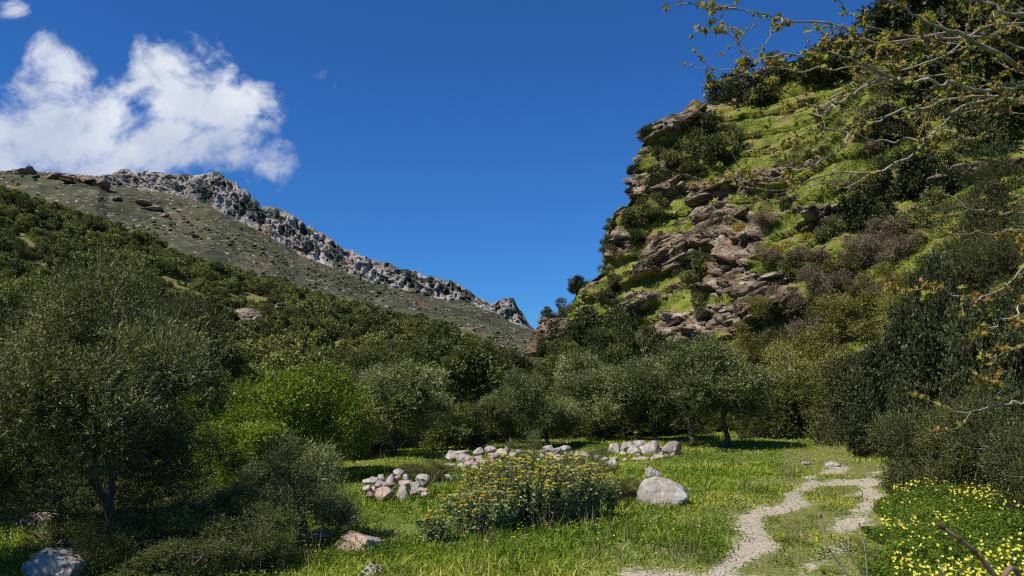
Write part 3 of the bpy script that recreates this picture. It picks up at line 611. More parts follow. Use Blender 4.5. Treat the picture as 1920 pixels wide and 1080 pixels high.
def plant(kind, name, loc, width, height, label, cat, group=None, trunk=.28, lean=(0, 0), var=None, single=False, rz=None, r0=None):
    ps = PROTO[kind]; k = rngG.randrange(len(ps)) if var is None else var % len(ps); c, t, cen, rx, rzz = ps[k]
    rz = rngG.uniform(0, 6.28) if rz is None else rz
    if single:
        o = obj(name, c); o.location = loc; o.scale = (width / 2 / rx, width / 2 / rx, height / (2.15 * rzz)); o.rotation_euler = (0, 0, rz); tag(o, label, cat, group); return o
    root = obj(name, None, loc=loc); tag(root, label, cat, group)
    th = height * trunk; ch = height - th
    cr = obj("crown", c, root); sx = width / 2 / (rx * 1.02); sz = ch / (2.12 * rzz)
    cr.location = (lean[0], lean[1], th * .85); cr.scale = (sx, sx, sz); cr.rotation_euler = (0, 0, rz)
    if t: 
        w_ = obj("twigs", t, root); w_.location = cr.location; w_.scale = cr.scale; w_.rotation_euler = cr.rotation_euler
    cz, sz_ = math.cos(rz), math.sin(rz)
    cc = np.array([[(x * cz - y * sz_) * sx + lean[0], (x * sz_ + y * cz) * sx + lean[1], z * sz + th * .85] for x, y, z in cen])
    ta = trunk_arrays(int(loc[0] * 100) % 9973 + 5, th + ch * .35, r0 or (.03 + height * .022), cc, 0, lean=lean)
    obj("trunk", ta.mesh("trunk", M_BARK, True), root)
    return root

def valley(kind, name, px, d, top, wpx, label, cat='olive tree', group=None, trunk=.12, **kw):
    u, _ = ue(px, 735); x = u * d; z = float(H(x, d)); ztop = at(px, top, d)[2]
    return plant(kind, name, (x, d, z), wpx * d / F, max(ztop - z, .5), label, cat, group, trunk, **kw)

# --- the olive grove and trees of the valley floor
G1 = "olive trees of the valley grove"
valley('olive', 'olive_tree', 742, 26.0, 655, 224, "round silvery olive tree with a bare straight trunk left of the stone row", group=G1, trunk=.22, var=0)
valley('olive', 'olive_tree', 1300, 31.6, 622, 218, "leaning olive whose trunk is the thinner of the pair standing on the flowery meadow", group=G1, trunk=.30, lean=(-.55, 0), var=1)
valley('olive', 'olive_tree', 1362, 31.0, 640, 200, "olive with the thicker trunk of the leaning pair, beside the dark shadow patch", group=G1, trunk=.30, lean=(-.30, 0), var=2)
valley('olive', 'olive_tree', 1225, 35.0, 660, 200, "greyish olive close behind the left edge of the leaning pair", group=G1, var=3)
valley('olive', 'olive_tree', 1140, 36.0, 672, 200, "broad grey-green olive behind the row of white boulders", group=G1, var=0)
valley('olive', 'olive_tree', 955, 31.0, 690, 141, "narrow upright olive behind the middle of the stone row", group=G1, var=1)
valley('olive', 'olive_tree', 1025, 33.0, 722, 141, "low olive between the narrow upright olive and the white boulders", group=G1, var=2)
valley('oak', 'evergreen_tree', 850, 40.0, 603, 230, "tall dark evergreen rising behind the stone row, highest of the middle trees", 'tree', trunk=.2, var=0)
valley('oak', 'evergreen_tree', 925, 44.0, 640, 150, "dark evergreen on the right shoulder of the tallest middle tree", 'tree', trunk=.2, var=1)
valley('oak', 'evergreen_tree', 1065, 48.0, 632, 130, "dark tree below the left foot of the cliff", 'tree', trunk=.2, var=2)
valley('oak', 'evergreen_tree', 1150, 52.0, 585, 130, "upright dark tree in front of the green grass tongue of the cliff", 'tree', trunk=.2, var=0)
valley('oak', 'evergreen_tree', 1000, 52.0, 662, 90, "small dark tree in the dip below the sky gap", 'tree', trunk=.2, var=1)
valley('olive', 'olive_tree', 1095, 43.0, 655, 153, "olive tucked between the dark trees under the cliff foot", group=G1, var=3)
valley('olive', 'olive_tree', 1420, 40.0, 690, 165, "olive at the edge of the yellow scrub, right of the leaning pair", group=G1, var=2)
valley('green', 'leafy_tree', 518, 20.0, 622, 345, "bright fresh-green leafy tree left of the round silvery olive", 'tree', trunk=.12, var=0)
valley('green', 'leafy_tree', 620, 26.0, 668, 160, "smaller fresh-green tree behind the right side of the bright green tree", 'tree', trunk=.12, var=1)
valley('green', 'leafy_tree', 440, 16.5, 740, 250, "yellowish-green thicket at the foot of the bright green tree", 'shrub', trunk=.05, var=1)
valley('olive_dark', 'olive_tree', 250, 19.0, 560, 306, "tall olive behind the near olive, with a ragged top", group=G1, var=1, trunk=.2)
valley('olive_dark', 'olive_tree', 70, 21.0, 520, 354, "tall olive filling the frame edge behind the near olive", group=G1, var=2, trunk=.2)
valley('olive_dark', 'olive_tree', 165, 30.0, 492, 306, "highest olive of the left group, against the wooded hill", group=G1, var=3, trunk=.2)
valley('olive_dark', 'olive_tree', 330, 34.0, 545, 224, "dark olive on the right shoulder of the left group", group=G1, var=0, trunk=.2)
valley('oak', 'evergreen_tree', 20, 34.0, 505, 240, "dark evergreen at the left frame edge below the hill", 'tree', trunk=.2, var=2)
valley('oak', 'evergreen_tree', 400, 45.0, 625, 150, "dark evergreen between the left olives and the bright green tree", 'tree', trunk=.2, var=1)
valley('oak', 'evergreen_tree', 700, 48.0, 640, 160, "dark evergreen behind the round silvery olive", 'tree', trunk=.2, var=2)
valley('oak', 'evergreen_tree', 790, 58.0, 628, 130, "distant dark evergreen left of the tallest middle tree", 'tree', trunk=.2, var=0)
valley('bush', 'shade_tree', 680, 29.0, 760, 180, "dark low tree in the shade behind the round silvery olive", 'tree', trunk=.1, var=0)
valley('bush', 'shade_tree', 830, 30.5, 742, 190, "dark low tree behind the left end of the stone row", 'tree', trunk=.1, var=1)
valley('bush', 'shade_tree', 920, 36, 745, 150, "shadowy tree behind the narrow upright olive", 'tree', trunk=.1, var=2)
valley('bush', 'shade_tree', 1190, 42, 728, 200, "shadowy tree behind the grey-green olive and the leaning pair", 'tree', trunk=.1, var=0)
# right side
valley('bush', 'evergreen_bush', 1445, 37.0, 700, 130, "dark evergreen bush at the far end of the track, right of the leaning pair", 'bush', trunk=.04, var=0)
valley('bush', 'evergreen_bush', 1530, 36.0, 660, 170, "large dark evergreen bush closing the meadow behind the track", 'bush', trunk=.04, var=1)
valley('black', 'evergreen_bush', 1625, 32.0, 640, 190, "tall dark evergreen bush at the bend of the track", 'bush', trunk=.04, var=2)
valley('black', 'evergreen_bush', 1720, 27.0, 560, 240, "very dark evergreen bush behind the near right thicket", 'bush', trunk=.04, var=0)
valley('green', 'broom_bush', 1622, 29.0, 768, 80, "small rounded green broom beside the bend of the track", 'bush', trunk=.03, var=0)
valley('big_olive', 'olive_tree', 1885, 22.5, 190, 270, "towering grey-green olive rising at the right frame edge", group=G1, trunk=.15, var=3, r0=.3)
valley('big_olive', 'olive_tree', 1935, 20.5, 310, 230, "second large olive in front of the towering one", group=G1, trunk=.15, var=0, r0=.25)
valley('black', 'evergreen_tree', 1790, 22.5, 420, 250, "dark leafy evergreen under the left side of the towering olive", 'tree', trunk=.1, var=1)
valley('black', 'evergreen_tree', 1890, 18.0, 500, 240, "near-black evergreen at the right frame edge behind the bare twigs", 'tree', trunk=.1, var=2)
valley('hedge', 'thicket', 1745, 16.6, 718, 210, "near right thicket beside the track, its left lobe hanging over the grass", 'bush', trunk=.03, var=0)
valley('hedge', 'thicket', 1850, 15.0, 690, 240, "near right thicket behind the yellow flowers, taller lobe at the frame edge", 'bush', trunk=.03, var=1)
valley('hedge', 'thicket', 1960, 12.5, 760, 260, "dark thicket cut by the right frame edge above the flowers", 'bush', trunk=.03, var=0)
# undergrowth in the shade of the grove
for i, (px, d, top, w) in enumerate([(20, 40, 690, 200), (140, 38, 700, 190), (240, 30, 760, 170), (330, 27, 770, 170), (420, 40, 700, 160), (390, 24, 800, 150), (640, 40, 730, 170), (590, 33, 770, 140), (760, 34, 765, 130), (700, 36, 760, 150), (880, 38, 760, 120), (980, 40, 755, 130),
                                     (1070, 39, 752, 130), (1130, 41, 760, 120), (1260, 44, 745, 150), (1340, 45, 742, 150), (1410, 46, 735, 150), (1480, 47, 722, 150), (120, 17, 880, 190), (250, 15, 890, 190), (370, 14.5, 895, 170), (480, 17, 880, 140), (1680, 36, 720, 160), (1040, 60, 690, 160), (940, 62, 700, 160), (840, 66, 690, 160), (1140, 66, 680, 160)]):
    valley('bush', 'undergrowth_bush', px, d, top, w, "shaded dark bush filling the space beneath the trees of the grove", 'bush', "shaded undergrowth of the grove", trunk=.02, var=i, single=True)
valley('yellow', 'yellow_shrub', 1470, 43, 655, 140, "yellow-green shrub above the dark bush at the far end of the track", 'shrub', trunk=.03, var=0)
valley('yellow', 'yellow_shrub', 1550, 42, 640, 150, "large yellow-green shrub rising over the dark bush that closes the meadow", 'shrub', trunk=.03, var=1)
valley('yellow', 'yellow_shrub', 1650, 40, 625, 120, "yellow-green shrub over the tall dark bush at the bend", 'shrub', trunk=.03, var=2)
rr_ = plant('olive', 'olive_tree', (-8.6, 8.3, float(H(-8.6, 8.3))), 3.6, 4.6, "olive tree standing left of the dark boulder and shading it", "olive tree", None, .2, var=0)
valley('hedge', 'undergrowth_bush', 235, 9.9, 945, 150, "leafy dark bush in front of the near olive's trunk", 'bush', trunk=.03, var=1)
valley('hedge', 'undergrowth_bush', 480, 10.2, 940, 200, "dark bush at the foot of the silvery olive shrub", 'bush', trunk=.03, var=1)
# near left
valley('hedge', 'undergrowth_bush', 200, 11.5, 930, 230, "dark leafy undergrowth behind the trunk of the near olive", 'bush', trunk=.03, var=0)
valley('hedge', 'undergrowth_bush', 380, 9.6, 985, 260, "dark leafy bush cut by the lower frame edge right of the near olive", 'bush', trunk=.03, var=0)
valley('hedge', 'undergrowth_bush', 430, 11.2, 900, 260, "dark shaded bush under the olive shrub, left of the round pale rock", 'bush', trunk=.03, var=0)
valley('hedge', 'undergrowth_bush', 320, 10.0, 950, 200, "dark bush around the trunk of the near olive", 'bush', trunk=.03, var=1)
valley('hedge', 'undergrowth_bush', 60, 13.5, 870, 260, "dark bush behind the shaded rocks at the left edge", 'bush', trunk=.03, var=1)
valley('hedge', 'undergrowth_bush', 590, 14.5, 905, 130, "low dark bush between the olive shrub and the cobble heap", 'bush', trunk=.03, var=0)
valley('hedge', 'undergrowth_bush', 800, 19.5, 865, 110, "small green bush above the right end of the cobble heap", 'bush', trunk=.03, var=1)
valley('hedge', 'undergrowth_bush', 1180, 15.6, 888, 90, "dark low bush hugging the left side of the big grey boulder", 'bush', trunk=.03, var=0)
valley('olive_shrub', 'olive_shrub', 575, 11.6, 772, 210, "silvery upright olive shrub in front of the bright green tree", 'shrub', trunk=.1, var=0)
valley('olive_shrub', 'olive_shrub', 505, 12.4, 830, 170, "lower silvery olive shrub touching the left of the upright one", 'shrub', trunk=.1, var=1)
valley('olive_shrub', 'olive_shrub', 985, 20.5, 800, 70, "small thin olive shrub growing through the stone row", 'shrub', trunk=.1, var=1)
valley('olive_shrub', 'olive_shrub', 1100, 21.0, 828, 100, "low grey shrub in front of the white boulders", 'shrub', trunk=.05, var=0)

# near olive, finer leaves and its own crown
def near_olive():
    acc, tw, cen = crown_arrays(7, 1.75, 1.85, 44, 13500, 10, .062, .0145, .22, up=.55, tint_var=.35, twig=900, low=.85, shell=.4)
    x, y = ue(205, 735)[0] * 10.6, 10.6
    root = obj("olive_tree", None, loc=(x, y, float(H(x, y)))); tag(root, "nearest olive tree, its dense crown filling the lower left over shaded rocks", "olive tree", G1)
    for nme, me in (("crown", acc.mesh("near_crown", M_NEAR)), ("twigs", tw.mesh("near_twigs", M_TWIG))):
        o = obj(nme, me, root); o.location = (-.15, 0, .1)
    obj("trunk", trunk_arrays(3, 1.5, .085, cen, .1, lean=(.05, 0), forks=14, start=(.12, -.1)).mesh("near_trunk", M_BARK, True), root)
near_olive()

# --- scrub of the slope at right, yellow and brown shrubs, found on the slope below the rocks
YS = [(1600, 535, 70, 'yellow'), (1660, 545, 70, 'dry'), (1720, 560, 90, 'yellow'), (1700, 640, 90, 'yellow'), (1420, 570, 60, 'yellow'), (1540, 570, 80, 'yellow'), (1480, 560, 90, 'dry'), (1530, 530, 80, 'dry'), (1590, 545, 80, 'dry'), (1650, 540, 90, 'yellow'), (1700, 545, 80, 'yellow'), (1440, 610, 90, 'yellow'), (1500, 620, 90, 'dry'), (1560, 590, 90, 'yellow'),
      (1620, 600, 100, 'yellow'), (1430, 670, 100, 'yellow'), (1500, 680, 100, 'yellow'), (1570, 660, 100, 'yellow'), (1660, 470, 80, 'dry'), (1610, 470, 70, 'dry'), (1700, 450, 70, 'dry'), (1390, 640, 80, 'yellow'), (1680, 600, 90, 'yellow'), (1540, 640, 80, 'scrub'), (1470, 640, 70, 'scrub'), (1600, 560, 70, 'scrub'), (1480, 730, 100, 'yellow'), (1640, 420, 70, 'dry')]
YW = {'dry': ("brown leafless-looking shrub on the slope above the dark bushes", 'shrub'), 'yellow': ("yellow-green sprouting shrub on the slope above the dark bushes", 'shrub'), 'scrub': ("dark green shrub among the yellow scrub of the slope", 'shrub')}
for i, (px, py, w, k) in enumerate(YS):
    r = hit(px, min(py + 25, 715), ('cliff',))
    if r is None: continue
    p = r[0]; ww = w * r[3] / F * (1.05 if k != 'dry' else .95)
    plant(k, {'dry': 'brown_shrub', 'yellow': 'yellow_shrub', 'scrub': 'green_shrub'}[k], (p[0], p[1], p[2] - .3), ww, ww * .85, YW[k][0], YW[k][1], {'dry': "brown shrubs of the scrub slope", 'yellow': "yellow-green shrubs of the scrub slope", 'scrub': "dark green shrubs of the scrub slope"}[k], single=True)

# --- shrubs on the cliff: px, py of the centre, width px, kind, label
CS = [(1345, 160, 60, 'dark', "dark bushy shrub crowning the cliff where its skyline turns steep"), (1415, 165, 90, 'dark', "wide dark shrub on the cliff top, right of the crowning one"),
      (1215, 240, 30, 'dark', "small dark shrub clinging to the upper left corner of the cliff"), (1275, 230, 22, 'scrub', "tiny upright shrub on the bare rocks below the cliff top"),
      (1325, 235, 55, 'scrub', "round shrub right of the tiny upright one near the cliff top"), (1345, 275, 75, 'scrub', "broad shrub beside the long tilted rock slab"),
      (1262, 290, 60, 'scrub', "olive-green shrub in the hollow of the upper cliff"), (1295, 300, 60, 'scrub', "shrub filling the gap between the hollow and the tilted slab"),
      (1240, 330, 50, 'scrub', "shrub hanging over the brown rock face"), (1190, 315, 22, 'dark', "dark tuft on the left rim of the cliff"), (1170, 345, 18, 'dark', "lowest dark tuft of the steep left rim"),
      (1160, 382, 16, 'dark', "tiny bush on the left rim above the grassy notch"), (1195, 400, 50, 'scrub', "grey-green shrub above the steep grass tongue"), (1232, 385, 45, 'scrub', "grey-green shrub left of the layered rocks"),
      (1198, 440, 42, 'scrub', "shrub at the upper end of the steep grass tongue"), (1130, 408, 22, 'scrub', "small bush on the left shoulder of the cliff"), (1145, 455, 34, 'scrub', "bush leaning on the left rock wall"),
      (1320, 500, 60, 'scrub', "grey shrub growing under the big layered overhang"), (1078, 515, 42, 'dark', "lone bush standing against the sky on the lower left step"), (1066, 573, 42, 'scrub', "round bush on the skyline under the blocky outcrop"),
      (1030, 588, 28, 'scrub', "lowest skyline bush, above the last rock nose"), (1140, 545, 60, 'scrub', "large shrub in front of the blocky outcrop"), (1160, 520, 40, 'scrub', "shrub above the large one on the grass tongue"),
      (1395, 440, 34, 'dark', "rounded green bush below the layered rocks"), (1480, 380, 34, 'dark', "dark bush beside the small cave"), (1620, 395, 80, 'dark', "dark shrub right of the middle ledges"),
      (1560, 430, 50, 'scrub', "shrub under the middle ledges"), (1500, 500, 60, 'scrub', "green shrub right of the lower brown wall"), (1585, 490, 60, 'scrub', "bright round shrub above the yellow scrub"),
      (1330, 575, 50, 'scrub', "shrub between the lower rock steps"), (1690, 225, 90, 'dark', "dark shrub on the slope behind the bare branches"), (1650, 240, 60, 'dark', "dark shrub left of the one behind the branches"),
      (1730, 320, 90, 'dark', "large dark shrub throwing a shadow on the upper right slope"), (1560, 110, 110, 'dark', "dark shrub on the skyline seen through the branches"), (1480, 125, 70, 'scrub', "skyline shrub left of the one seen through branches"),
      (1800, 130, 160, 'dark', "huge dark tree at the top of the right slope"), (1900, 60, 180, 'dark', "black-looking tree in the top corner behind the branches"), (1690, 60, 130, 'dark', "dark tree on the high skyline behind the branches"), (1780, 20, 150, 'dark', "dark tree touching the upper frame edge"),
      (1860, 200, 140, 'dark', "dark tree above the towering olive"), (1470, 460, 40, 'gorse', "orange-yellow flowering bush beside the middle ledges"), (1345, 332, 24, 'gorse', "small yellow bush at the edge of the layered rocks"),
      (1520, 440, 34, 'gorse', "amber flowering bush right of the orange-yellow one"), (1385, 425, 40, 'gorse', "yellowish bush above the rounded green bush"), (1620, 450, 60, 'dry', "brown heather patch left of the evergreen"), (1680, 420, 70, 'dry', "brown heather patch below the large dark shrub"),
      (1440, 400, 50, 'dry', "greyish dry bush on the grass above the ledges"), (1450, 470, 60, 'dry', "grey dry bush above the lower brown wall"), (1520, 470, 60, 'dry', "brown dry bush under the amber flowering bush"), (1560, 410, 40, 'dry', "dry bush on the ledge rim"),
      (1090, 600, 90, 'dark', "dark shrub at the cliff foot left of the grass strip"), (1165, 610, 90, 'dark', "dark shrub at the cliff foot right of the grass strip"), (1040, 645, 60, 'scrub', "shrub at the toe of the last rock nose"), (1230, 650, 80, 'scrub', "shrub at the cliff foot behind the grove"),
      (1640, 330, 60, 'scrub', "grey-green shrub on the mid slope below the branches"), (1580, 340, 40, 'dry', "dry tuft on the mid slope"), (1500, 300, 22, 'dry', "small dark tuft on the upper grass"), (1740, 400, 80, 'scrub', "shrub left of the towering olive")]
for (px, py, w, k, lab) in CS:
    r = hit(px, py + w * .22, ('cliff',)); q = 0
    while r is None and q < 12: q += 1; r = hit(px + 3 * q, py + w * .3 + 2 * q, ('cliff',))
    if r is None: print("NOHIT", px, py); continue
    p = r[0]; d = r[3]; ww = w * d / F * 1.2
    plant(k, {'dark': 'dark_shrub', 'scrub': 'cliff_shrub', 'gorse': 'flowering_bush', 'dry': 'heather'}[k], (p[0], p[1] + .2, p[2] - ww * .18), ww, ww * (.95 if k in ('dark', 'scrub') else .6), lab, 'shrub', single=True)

# --- left hill: individual shrubs where they show largest, the rest one mass
def scatter_hill():
    rng = np.random.default_rng(99); n = 0; near = []; far = []; tries = 0; taken = []
    ok = []
    for _ in range(13000):
        i = rng.integers(0, hx.shape[0] - 1); j = rng.integers(0, int(hx.shape[1] * .77)); a, b = rng.random(2)
        p = np.array([hx[i, j] * (1 - a) + hx[i + 1, j] * a, hy[i, j] * (1 - b) + hy[i, j + 1] * b, hz[i, j]])
        if rng.random() > (p[1] / 215) ** 1.2: continue
        px, py = proj(p)
        if px < -120 or px > 1050: continue
        g = vn(p[0] * .035, p[1] * .035, 0, 61)
        if g < -.58: continue
        s = rng.uniform(2.2, 5.4) * (1.15 if g > .2 else 1)
        if any((p[0] - t[0]) ** 2 + (p[1] - t[1]) ** 2 < (s * .5 + t[3] * .5) ** 2 * .33 for t in ok): continue
        ok.append((p[0], p[1], p[2], s, px, py))
    ok.sort(key=lambda t: -t[3] / t[1] * (1 if (-30 < t[4] < 1000 and t[5] < 650) else .05))
    for t in ok[:290]:
        kd = rng.random(); up_ = 'upper' if t[5] < 500 else 'lower'
        if kd < .70: plant('hill', 'hill_shrub', (t[0], t[1], t[2] - .25), t[3], t[3] * rng.uniform(.55, .95), "rounded dark green shrub on the %s part of the wooded hill" % up_, 'shrub', "dark green shrubs, %s part of the wooded hill" % up_, single=True)
        elif kd < .92: plant('scrub', 'hill_shrub', (t[0], t[1], t[2] - .25), t[3] * .9, t[3] * rng.uniform(.6, 1.1), "grey-green olive-like shrub on the %s part of the wooded hill" % up_, 'shrub', "grey-green shrubs, %s part of the wooded hill" % up_, single=True)
        else: plant('yellow', 'hill_shrub', (t[0], t[1], t[2] - .25), t[3] * .7, t[3] * .45, "small yellowish bush on the %s part of the wooded hill" % up_, 'shrub', "yellowish bushes, %s part of the wooded hill" % up_, single=True)
    acc = Acc(); bases = []
    for (c, _, _, rx, rz) in PROTO['hill']:
        V = np.empty(len(c.vertices) * 3, np.float32); c.vertices.foreach_get('co', V); V = V.reshape(-1, 3)
        Fc = np.empty(len(c.loops), np.int32); c.loops.foreach_get('vertex_index', Fc); T = np.empty(len(c.vertices), np.float32); c.attributes['tint'].data.foreach_get('value', T)
        bases.append((V[:len(V)], Fc.reshape(-1, 4), T, rx))
    for t in ok[290:]:
        V, Fc, T, rx = bases[rng.integers(len(bases))]; s = t[3] / 2 / rx; a = rng.uniform(0, 6.28); R = np.array([[math.cos(a), math.sin(a), 0], [-math.sin(a), math.cos(a), 0], [0, 0, 1]])
        acc.add(V @ R * [s, s, s * rng.uniform(.9, 1.25)] + [t[0], t[1], t[2] - .2], Fc, np.clip(T + rng.uniform(-.28, .28), 0, 1))
    tag(obj("hill_scrub", acc.mesh("hill_scrub", M_HILL)), "mass of small dark shrubs between the larger ones on the wooded hill", "scrub", kind='stuff')
    print("hill shrubs", len(ok))
scatter_hill()
HR = [(75, 372, 34, 18, "small reddish ledge high on the wooded hill at left"), (131, 396, 22, 10, "pale flat rock on the upper edge of the wooded hill"), (462, 604, 44, 22, "pinkish rock ledge among shrubs in the middle of the wooded hill"),
      (485, 610, 18, 10, "small rock beside the pinkish ledge on the wooded hill"), (440, 606, 22, 10, "low rock left of the pinkish ledge on the wooded hill"), (532, 584, 30, 10, "bare tan bank on the wooded hill right of the pinkish ledge")]
for i, (px, py, w, h, lab) in enumerate(HR):
    r = hit(px, py, ('hill',))
    if r: p = r[0]; k = r[3] / F; rock("hill_rock", 40 + i, (p[0], p[1] - 1.2, p[2] + .7), (w * k * 1.2, w * k, h * k * 1.6), M_LEDGE, .3 * i, lab, strata=3)

# --- far mountain outcrops, scree and scrub
MR = [(40, 318, 30, 12, "reddish outcrop on the mountain crest nearest the left frame edge"), (57, 316, 10, 14, "upright knob beside the leftmost reddish outcrop of the crest"), (108, 327, 44, 16, "wide reddish outcrop on the crest left of the grey crags"),
      (135, 330, 26, 12, "brown outcrop right of the wide reddish one on the crest"), (165, 336, 40, 14, "low brown outcrop meeting the grey crags"), (192, 344, 30, 16, "dark rock at the left end of the grey crags"), (126, 336, 20, 6, "pale rock strip just under the crest"),
      (220, 371, 18, 9, "small reddish rock on the slope below the crags"), (268, 377, 30, 12, "upper dark rock rib on the mountain slope"), (290, 390, 34, 12, "middle dark rock rib on the mountain slope"), (308, 404, 26, 10, "lowest dark rock rib on the mountain slope"), (368, 441, 14, 8, "dark boulder on the mid slope of the mountain")]
for i, (px, py, w, h, lab) in enumerate(MR):
    d = 880. if i < 7 else 760.
    u_, e_ = ue(px, py + (3 if i > 6 else 7)); h_ = MTN.ray_cast(Vector((0, 0, CAMZ)), Vector((u_, 1, e_)).normalized())
    p = np.array(h_[0]) if h_[0] is not None else at(px, py, d)
    if i < 7: p[2] += (2 if h_[0] is not None else -2)
    k = p[1] / F; rock("mountain_rock", 140 + i, tuple(p), (w * k, 18, h * k * 1.1), M_REDROCK, 0, lab, strata=2, rough=.3, cuts=16)
def scatter_mtn():
    rng = np.random.default_rng(17); me = bpy.data.objects['mountain'].data; V = np.empty(len(me.vertices) * 3, np.float32); me.vertices.foreach_get('co', V); V = V.reshape(-1, 3)
    px, py = proj(V); idx = np.where((px > -20) & (px < 1040) & (V[:, 1] > 420))[0]; base = V[idx]
    n = vn(base[:, 0] * .012, base[:, 1] * .012, 0, 9)
    for nme, mat, cnt, s0, s1, lab, cat, sub in (("scree", M_STONE, 800, .4, 1.3, "pale scattered stones on the grey-green mountain slope", "stones", 0), ("mountain_scrub", M_HILL, 3400, .9, 2.3, "dark dots of scrub on the grey-green mountain slope", "scrub", 1)):
        pr = np.clip(.3 + n * (1 if sub == 0 else -.6), .03, 1); pr = pr / pr.sum(); k = rng.choice(len(base), cnt, p=pr); acc = Acc(); Vi, Fi = ICO[2]
        for q in k:
            s = rng.uniform(s0, s1) * rng.random() ** .5; acc.add(Vi * (1 + rng.normal(0, .18, (len(Vi), 1))) * [s, s, s * .6] + base[q] + [rng.normal() * 2, rng.normal() * 2, s * .2], Fi, rng.uniform(.1, .6))
        tag(obj(nme, acc.mesh(nme, mat)), lab, cat, kind='stuff')
scatter_mtn()

